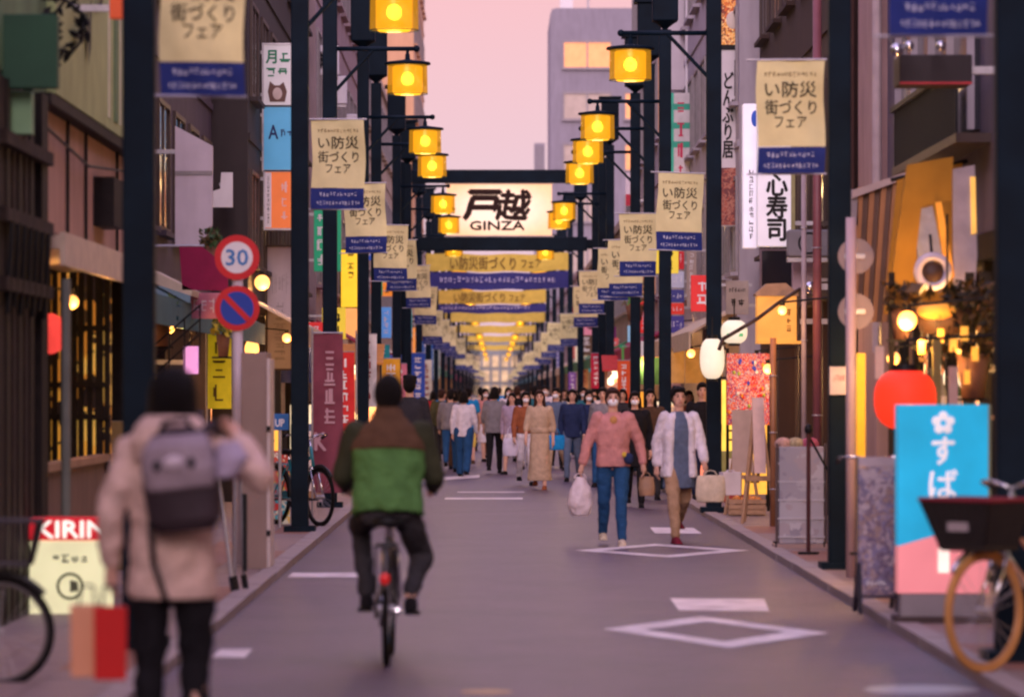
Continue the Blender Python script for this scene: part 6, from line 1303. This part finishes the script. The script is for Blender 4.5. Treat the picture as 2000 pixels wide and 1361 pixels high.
    if near:       # loose strands break the outline of the hair
        rr = random.Random(int(px) + 3); m = MB(); m.m = up; big = 1.22 if hair == 'mop' else 1.04
        for q in range(420):
            az = rr.uniform(0, 6.283); back = math.sin(az)
            if back < -.55 and hair != 'mop': continue
            c0 = Vector((0, .02, 1.60)); el0 = rr.uniform(.15, 1.45); ln = rr.uniform(.5, 1.0); pts = []
            for w in range(4):
                e = el0 - ln * w / 3 * (1.5 if back > -.4 else .9); rad = 1.02 + rr.uniform(-.01, .035)
                pts.append(c0 + Vector((.082 * big * rad * math.cos(e) * math.cos(az), .098 * big * rad * math.cos(e) * math.sin(az), .104 * big * rad * math.sin(e))))
            sd_ = Vector((-math.sin(az), math.cos(az), 0)); vs = []
            for w, p in enumerate(pts): hw = .0055 * (1 - w / 3.4); vs += [p - sd_ * hw, p + sd_ * hw]
            m.add(vs, [(2 * w, 2 * w + 1, 2 * w + 3, 2 * w + 2) for w in range(3)])
        hs = m.build('hair_strands', hm, t); hs['kind'] = 'stuff'
    return t, ARM, up, k
def hand_pos(t, ARM, up, k, s):
    sh, el, wr = ARM[s]; d = (wr - el).normalized(); p = up @ (wr + d * .11); return Matrix.Translation(t.location) @ Matrix.Rotation(t.rotation_euler.z, 4, 'Z') @ (p * k)
def carry(pr, s, name, label, w, d, h, mat, strap=.16, cat='bag', kind='tote', rz=0, shoulder=False, hmat=None, off=(0, 0)):
    t, ARM, up, k = pr; p = hand_pos(t, ARM, up, k, s)
    if shoulder:
        q = up @ (ARM[s][0] + Vector((s * .10, 0, -.52))); p = Matrix.Translation(t.location) @ Matrix.Rotation(t.rotation_euler.z, 4, 'Z') @ (q * k); p.z += strap
    o = thing(name, label, cat, (p.x + off[0], p.y + off[1], p.z - strap - h), R(rz))
    m = MB()
    if kind == 'plastic': m.loft([(0, 0, 0, w * .35, d * .45), (0, 0, h * .25, w * .52, d * .6), (0, 0, h * .6, w * .45, d * .5), (0, 0, h * .95, w * .22, d * .25), (0, 0, h, w * .15, d * .2)], 16); soft(m, 'bag_body', mat, o, .012, 1, .04)
    elif kind == 'paper': m.box((0, 0, h / 2), (w, d, h)); m.build('bag_body', mat, o, bevel=.004)
    else: m.loft([(0, 0, 0, w * .48, d * .5), (0, 0, h * .3, w * .54, d * .55), (0, 0, h * .8, w * .50, d * .4), (0, 0, h, w * .46, d * .22)], 20); soft(m, 'bag_body', mat, o, .012, 2, .012)
    for yy in (-d * .25, d * .25):
        hm = MB(); hm.path([(-w * .25, yy, h * .96), (-w * .14, yy * .4, h + strap * .8), (0, 0, h + strap), (w * .14, yy * .4, h + strap * .8), (w * .25, yy, h * .96)], .006, 6); hm.build('handle', hmat or mat, o, True)
    return o

# 1 --- backpacker, near left, seen from behind
NV = .0085
p1 = person('person from behind in rose hoodie with dark hair, carrying bags, front left', 338, 16.8, 1.665, 180, 'hoodie', .785, bottom='black', hair='mop', stride=8, vox=NV, wide=1.09, fold=.045,
            arms={1: ((-.0 + .262, .03, 1.14), (.262, -.02, .91)), -1: ((-.36, -.10, 1.27), (-.26, -.30, 1.42))}, legs={1: ((.10, -.03, .49), (.10, .02, .085)), -1: ((-.09, -.06, .50), (-.095, .05, .085))})
t, ARM, up, k = p1
m = MB(); m.m = up; m.loft([(0, .085, 1.34, .16, .07), (0, .10, 1.42, .175, .095), (0, .09, 1.49, .15, .10), (0, .07, 1.53, .11, .08)], 20); soft(m, 'hood', cm('hoodie'), t, NV, 3, .012)
m = MB(); m.m = up; m.loft([(0, .0, .765, .186, .148), (0, 0, .83, .186, .148)], 26); soft(m, 'hoodie_hem', cm('hoodie'), t, NV, 2)
bp_y = 16.8 - .21
o = thing('backpack', 'dark grey backpack with pale flap worn by the rose hoodie person', 'backpack', (X(366, 16.6), 16.8 - .235, 1.03), R(-8)); o.rotation_euler.y = R(-6); o.scale = (.94, .94, .90)
bk1 = M('pack_plum', (.035, .022, .026), .7, .2, 8, .2); bk2 = M('pack_lilac', (.27, .21, .23), .6, .15, 8, .2)
m = MB(); m.loft([(0, 0, .0, .125, .05), (0, 0, .05, .165, .085), (0, 0, .2, .172, .095), (0, .01, .34, .165, .085), (0, .02, .44, .12, .06), (0, .02, .47, .06, .03)], 24); soft(m, 'pack_body', bk1, o, .009, 3, .015)
m = MB(); m.loft([(0, -.045, .19, .150, .062), (0, -.05, .28, .165, .070), (0, -.025, .38, .158, .080), (.0, .0, .435, .12, .055)], 22); soft(m, 'top_flap', bk2, o, .009, 3, .015)
MB().ell((.0, -.125, .315), (.045, .012, .03)).build('badge', M('badge_pale', (.55, .46, .5), .5), o, True)
for s in (-1, 1): MB().ell((s * .075, -.118, .305), (.018, .01, .026)).build('buckle', black, o, True)
m = MB(); m.path([(-.07, .0, .455), (-.05, .0, .50), (.05, .0, .50), (.07, .0, .455)], .011); m.build('grab_loop', black, o, True)
for s in (-1, 1): m = MB(); m.path([(s * .10, .06, .43), (s * .13, .14, .47), (s * .13, .26, .42)], .022, 8); m.build('strap', bk1, o, True)
m = MB(); m.path([(-.155, -.0, .06), (-.165, .02, -.12), (-.13, .04, -.30)], .014); m.build('hanging_strap', black, o, True)
m = MB(); m.loft([(.20, -.02, .22, .05, .05), (.235, -.02, .30, .075, .05), (.22, 0, .38, .05, .04)], 16); soft(m, 'side_pouch', M('pouch_lilac', (.34, .28, .36), .6, .12, 8), o, .009, 3)
hp = hand_pos(*p1, 1)
for nm, lab, dx, dy, w_, h_, mt in (('paper_bag', 'red paper carrier bag in the left hand of backpacker', -.0, -.05, .135, .30, M('paper_red', (.55, .008, .006), .55, .10, 3)), ('paper_bag', 'peach paper carrier bag beside the red one', -.105, .05, .14, .295, M('paper_peach', (.70, .32, .17), .6, .08, 3))):
    o = thing(nm, lab, 'bag', (hp.x + dx, hp.y + dy, hp.z - .07 - h_), R(6)); MB().box((0, 0, h_ / 2), (w_, .09, h_), taper=.96).build('bag_body', mt, o, bevel=.004)
    for yy in (-.03, .03): mm = MB(); mm.path([(-.035, yy, h_), (-.025, yy * .5, h_ + .08), (.025, yy * .5, h_ + .08), (.035, yy, h_)], .005, 6); mm.build('handle', black, o, True)

# 2 --- cyclist in green seen from behind
ped = {}
sad = Vector((0, 0, 0)); cy0 = CYY + .5      # bicycle origin in world
# person's local frame equals the bicycle's frame (origin at bicycle origin), pelvis at y=.22
def bl(v): return Vector(v)
PE = {1: Vector((.135, -.165, .31)), -1: Vector((-.135, .165, .31))}
H_ = 1.69; kk = H_ / 1.70; off_y = .20
lg = {}
for s in (1, -1):
    hip = Vector((s * .088, 0, .90 + .0)); an = PE[s] / kk + Vector((0, -off_y + .06, .085)); kn, an2 = ik(hip, an, .43, .41, (s * .24, -1, .1)); lg[s] = (kn, an2)
ca = {}
for s in (1, -1):
    gr = Vector((s * .262, -.33 + .03 + .12 - off_y, 1.0 + .04)); sh = Vector((s * .178, .005, 1.385)); upm = Matrix.Translation((0, 0, .93)) @ Matrix.Rotation(R(13), 4, 'X') @ Matrix.Translation((0, 0, -.93))
    g2 = upm.inverted() @ gr; el, wr = ik(sh, g2, .29, .27, (s * .38, .35, -1)); ca[s] = (el, wr)
p2 = person('person from behind in green and brown jacket riding a bicycle', 0, cy0 - off_y, H_, 180, 'green', .87, bottom='charcoal', hair='short', vox=NV, lean=13, legs=lg, arms=ca, wide=1.28, fold=.045, sleeve='none', x=CYX, group='people riding bicycles')
t, ARM, up, k = p2
m = MB(); m.m = up; m.loft([(0, .0, 1.245, .235, .150), (0, .0, 1.30, .232, .145), (0, .005, 1.375, .198, .122), (0, .01, 1.43, .125, .095), (0, .01, 1.475, .092, .088), (0, .005, 1.515, .080, .078)], 26); soft(m, 'brown_yoke', cm('brown'), t, NV, 3, .015)
ol = M('fabric_olive_sleeve', (.028, .030, .013), .85, .2, 9, .25)
for s in (1, -1): m = MB(); m.m = up; sh, el, wr = ARM[s]; m.cap(sh + Vector((s * .02, 0, -.02)), el, .080, .068); m.cap(el, el.lerp(wr, .92), .068, .050); soft(m, 'sleeve', ol, t, NV, 3, .02)

# 3 --- masked woman in pink top and jeans
p3 = person('person in white mask, pink top and blue jeans carrying a white bag', 1197, 42.2, 1.62, 2, 'pink', .86, bottom='denim', hair='short', hc=hair_b, mask='white', stride=11, phase=1, vox=NV, wide=1.10, shoes='cream', fold=.03, hat=None,
            arms={1: ((.29, .04, 1.13), (.32, -.02, .90)), -1: ((-.27, .02, 1.12), (-.33, -.03, .89))}, sleeve='long')
t, ARM, up, k = p3
m = MB(); m.m = up; m.ell((0, -.105, 1.36), (.045, .03, .05)); soft(m, 'scarf_knot', M('fabric_mustard', (.5, .24, .08), .8), t, .009, 2)
carry(p3, -1, 'plastic_bag', 'white plastic shopping bag hanging from the pink topped walker', .26, .18, .40, M('plastic_white', (.62, .52, .54), .35, .08, 6, .2), .03, kind='plastic')
carry(p3, 1, 'shoulder_bag', 'small tan bag on the far side of the pink topped walker', .16, .10, .20, M('leather_tan', (.30, .17, .10), .5, .2), .04, off=(.03, .05))
o = thing('waist_pouch', 'small yellow and navy pouch at the waist of jeans wearer', 'pouch', (X(1228, 42), 42.2 - .17, .90)); m = MB(); m.ell((0, 0, 0), (.05, .035, .06)); m.build('pouch_body', cm('navy'), o, True); MB().ell((-.045, -.01, .04), (.025, .02, .03)).build('yellow_tag', cm('yellow'), o, True)
# 4 --- man in open white shirt
p4 = person('person in open white shirt over slate top, beige trousers, right of road', 1326, 43.0, 1.66, 10, 'slate', .62, bottom='tan', hair='wavy', stride=20, phase=-1, vox=NV, coat='white', sleeve='none', shoes='wine', kind='trousers', wide=1.0, fold=.03)
carry(p4, 1, 'tote_bag', 'cream cloth tote bag held by the white shirted walker', .30, .12, .28, cm('cream'), .05, off=(.05, -.05))
carry(p4, 1, 'plastic_bag', 'white paper carrier beside the cream tote, right walker', .20, .12, .24, M('paper_white', (.66, .58, .60), .6), .02, off=(.26, .06), kind='paper', rz=20)
# 5 --- mid distance walkers
MV = .0125
p5 = person('person with long brown hair in long beige dress facing camera', 1054, 66, 1.60, -4, 'beige', .98, sleeve='half', bottom='beige', kind='dress', hem=.16, hair='long', hc=hair_b, stride=12, vox=MV, shoes='rust')
p6 = person('person in white trousers with white bag, behind the beige dress', 1027, 69, 1.58, 5, 'rust', .95, bottom='white', hair='bob', stride=14, vox=MV, mask='white')
carry(p6, -1, 'shoulder_bag', 'pale lilac shoulder bag left of the beige dress', .26, .12, .30, M('bag_lilac', (.55, .50, .62), .5), .2, shoulder=True)
p7 = person('person from behind in bright blue top and black shorts', 915, 86, 1.66, 182, 'blue', .80, sleeve='short', bottom='black', kind='shorts', hair='short', stride=12, vox=MV, wide=1.12, shoes='brown')
p8 = person('person in loose grey blouse and slim black trousers, mid road', 966, 79, 1.66, 176, 'grey', .80, bottom='black', hair='bob', stride=12, phase=-1, vox=MV, wide=1.2, sleeve='half')
carry(p8, -1, 'shoulder_bag', 'dark shoulder bag on the grey bloused walker', .22, .10, .26, cm('charcoal'), .2, shoulder=True)
p9 = person('person in wine top with a yellow bag, left of blue top', 888, 83, 1.60, 178, 'wine', .88, bottom='brown', hair='bob', stride=10, vox=MV)
carry(p9, -1, 'tote_bag', 'soft yellow tote bag on the left of the road', .34, .16, .36, M('bag_yellow', (.66, .46, .10), .6, .1, emit=.05), .16, shoulder=True, off=(0, -.12))
p10 = person('tall person with dark hair mostly hidden behind the cyclist', 800, 52, 1.79, 178, 'charcoal', .90, bottom='charcoal', hair='wavy', stride=12, vox=MV)
p11 = person('person in navy carrying a bright blue bag, behind pink top', 1118, 72, 1.62, -6, 'navy', .82, bottom='slate', hair='bob', stride=14, vox=MV, phase=-1)
carry(p11, -1, 'tote_bag', 'bright blue bag hanging left of the pink topped walker', .34, .16, .26, cm('blue'), .12, shoulder=True, off=(-.04, -.1))
p12 = person('person in black with white mask right behind the pink top', 1240, 56, 1.58, 0, 'black', .60, bottom='black', hair='bob', mask='white', stride=12, vox=MV)
p13 = person('person in dark brown coat between pink top and white shirt', 1270, 60, 1.62, 4, 'brown', .62, bottom='charcoal', hair='long', stride=14, vox=MV)
p14 = person('person in black jacket with dark hair behind the white shirt', 1372, 58, 1.70, 0, 'black', .80, bottom='navy', hair='short', stride=10, vox=MV)
p15 = person('person in orange top with mask between dress and pink top', 1088, 84, 1.58, 2, 'orange', .85, bottom='black', hair='long', hc=hair_b, mask='white', stride=12, vox=MV)
FARS = [
    (906, 76, 1.58, 186, 'white', 'denim', 'wide', 'bob', None, 'person in white top and jeans from behind, beside the yellow bag'),
    (1086, 76, 1.66, -8, 'slate', 'beige', 'trousers', 'short', 'white', 'masked person in slate top and beige trousers, right of the dress'),
    (1222, 88, 1.60, 6, 'yellow', 'denim', 'trousers', 'long', None, 'person in yellow top and jeans in the right crowd'),
    (948, 92, 1.64, 12, 'pink', 'white', 'skirt', 'long', 'white', 'masked person in pink top and white skirt, mid crowd'),
    (1044, 88, 1.72, 172, 'teal', 'tan', 'trousers', 'short', None, 'person in teal top and tan trousers from behind, mid crowd'),
    (1112, 98, 1.58, 4, 'cream', 'denim', 'wide', 'bob', 'white', 'masked person in cream top and jeans, right crowd'),
    (866, 100, 1.62, 10, 'blue', 'white', 'trousers', 'long', None, 'person in blue top and white trousers, left crowd'),
    (1196, 104, 1.70, 0, 'red', 'denim', 'trousers', 'short', 'white', 'masked person in red top and jeans, right crowd edge'),
    (1150, 74, 1.60, 3, 'navy', 'charcoal', 'trousers', 'bob', 'white', 'masked person in navy top close behind the pink topped walker'),
    (1178, 68, 1.68, 0, 'grey', 'denim', 'trousers', 'short', None, 'person in grey top and jeans hidden behind pink top'),
    (1300, 68, 1.60, -3, 'cream', 'charcoal', 'trousers', 'long', 'white', 'masked person in cream top left of the white shirt'),
    (880, 80, 1.64, 178, 'grey', 'denim', 'trousers', 'short', None, 'person in grey top and jeans from behind, right of the cyclist'),
    (1346, 74, 1.64, 2, 'rust', 'navy', 'trousers', 'bob', None, 'person in rust top behind the white shirted walker'),
    (1000, 78, 1.56, -5, 'lilac', 'white', 'skirt', 'bob', None, 'person in lilac top and white skirt, mid road'),  # px, Y, H, face, top, bottom, kind, hair, mask, label
    (862, 92, 1.66, 180, 'olive', 'charcoal', 'trousers', 'short', None, 'person from behind in olive top at left of the crowd'),
    (846, 104, 1.58, 184, 'red', 'black', 'trousers', 'bob', None, 'person from behind in red top at the left crowd edge'),
    (938, 108, 1.70, 180, 'cream', 'navy', 'trousers', 'short', None, 'person in cream top and navy trousers behind the blue top'),
    (993, 98, 1.66, 0, 'white', 'brown', 'skirt', 'long', 'white', 'masked person in white top and brown skirt, mid crowd'),
    (1010, 92, 1.70, 178, 'black', 'grey', 'trousers', 'short', None, 'person in black top and grey trousers seen from behind, mid crowd'),
    (1140, 88, 1.70, 0, 'teal', 'black', 'trousers', 'short', 'white', 'masked person in teal top behind the pink topped walker'),
    (1160, 97, 1.62, 3, 'white', 'navy', 'trousers', 'bob', 'black', 'person in white top and black mask, right crowd'),
    (1064, 104, 1.74, 0, 'white', 'charcoal', 'trousers', 'short', 'white', 'masked person in white top behind the dress'),
    (1180, 112, 1.66, 0, 'rust', 'black', 'trousers', 'long', None, 'person in rust top at the right crowd edge'),
    (1216, 78, 1.64, -4, 'charcoal', 'brown', 'skirt', 'bob', None, 'person in charcoal top and brown skirt, right side'),
    (898, 120, 1.70, 180, 'yellow', 'black', 'trousers', 'bob', None, 'person in yellow top from behind, far left crowd'),
    (950, 128, 1.62, 0, 'lilac', 'charcoal', 'wide', 'long', 'white', 'masked person in lilac top, far mid crowd'),
    (976, 140, 1.72, 180, 'blue', 'black', 'trousers', 'short', None, 'person in blue top from behind, far mid crowd'),
    (1022, 126, 1.66, 0, 'wine', 'black', 'trousers', 'bob', 'white', 'masked person in wine top, far mid crowd'),
    (1040, 146, 1.70, 180, 'beige', 'grey', 'trousers', 'short', None, 'person in beige top and grey trousers, far crowd'),
    (1102, 120, 1.68, 0, 'brown', 'black', 'trousers', 'long', None, 'person in brown top, far right crowd'),
    (1126, 136, 1.60, 0, 'beige', 'black', 'skirt', 'bob', 'white', 'masked person in beige top and black skirt, far right crowd'),
    (1150, 150, 1.70, 180, 'black', 'denim', 'trousers', 'short', None, 'person in black top and jeans, far right crowd'),
    (920, 160, 1.68, 180, 'grey', 'navy', 'trousers', 'short', None, 'person in grey top and navy trousers, very far left'),
    (1000, 172, 1.66, 0, 'black', 'white', 'trousers', 'bob', None, 'person in black top and white trousers, very far mid'),
    (960, 185, 1.70, 180, 'teal', 'black', 'trousers', 'short', None, 'person in teal top from behind, very far mid'),
    (1070, 168, 1.66, 0, 'navy', 'beige', 'trousers', 'long', 'white', 'masked person in navy top and beige trousers, very far right'),
    (1098, 190, 1.70, 180, 'olive', 'black', 'trousers', 'short', None, 'person in olive top, very far right'),
    (880, 138, 1.62, 0, 'pink', 'charcoal', 'trousers', 'bob', None, 'person in pink top, far left beside the signs')]
for i, (px, Y, H, fc, tp, bt, kd, hr, mk, lab) in enumerate(FARS):
    person(lab, px, Y, H, fc + (i * 37) % 30 - 15, tp, .80 + .03 * (i % 4), bottom=bt, kind=kd, hem=.45, hair=hr, mask=mk, stride=10 + (i * 7) % 17, phase=(-1) ** i, vox=.016, hc=hair_b if i % 4 == 2 else None, wide=1.0 + .05 * (i % 4))
finish_soft()
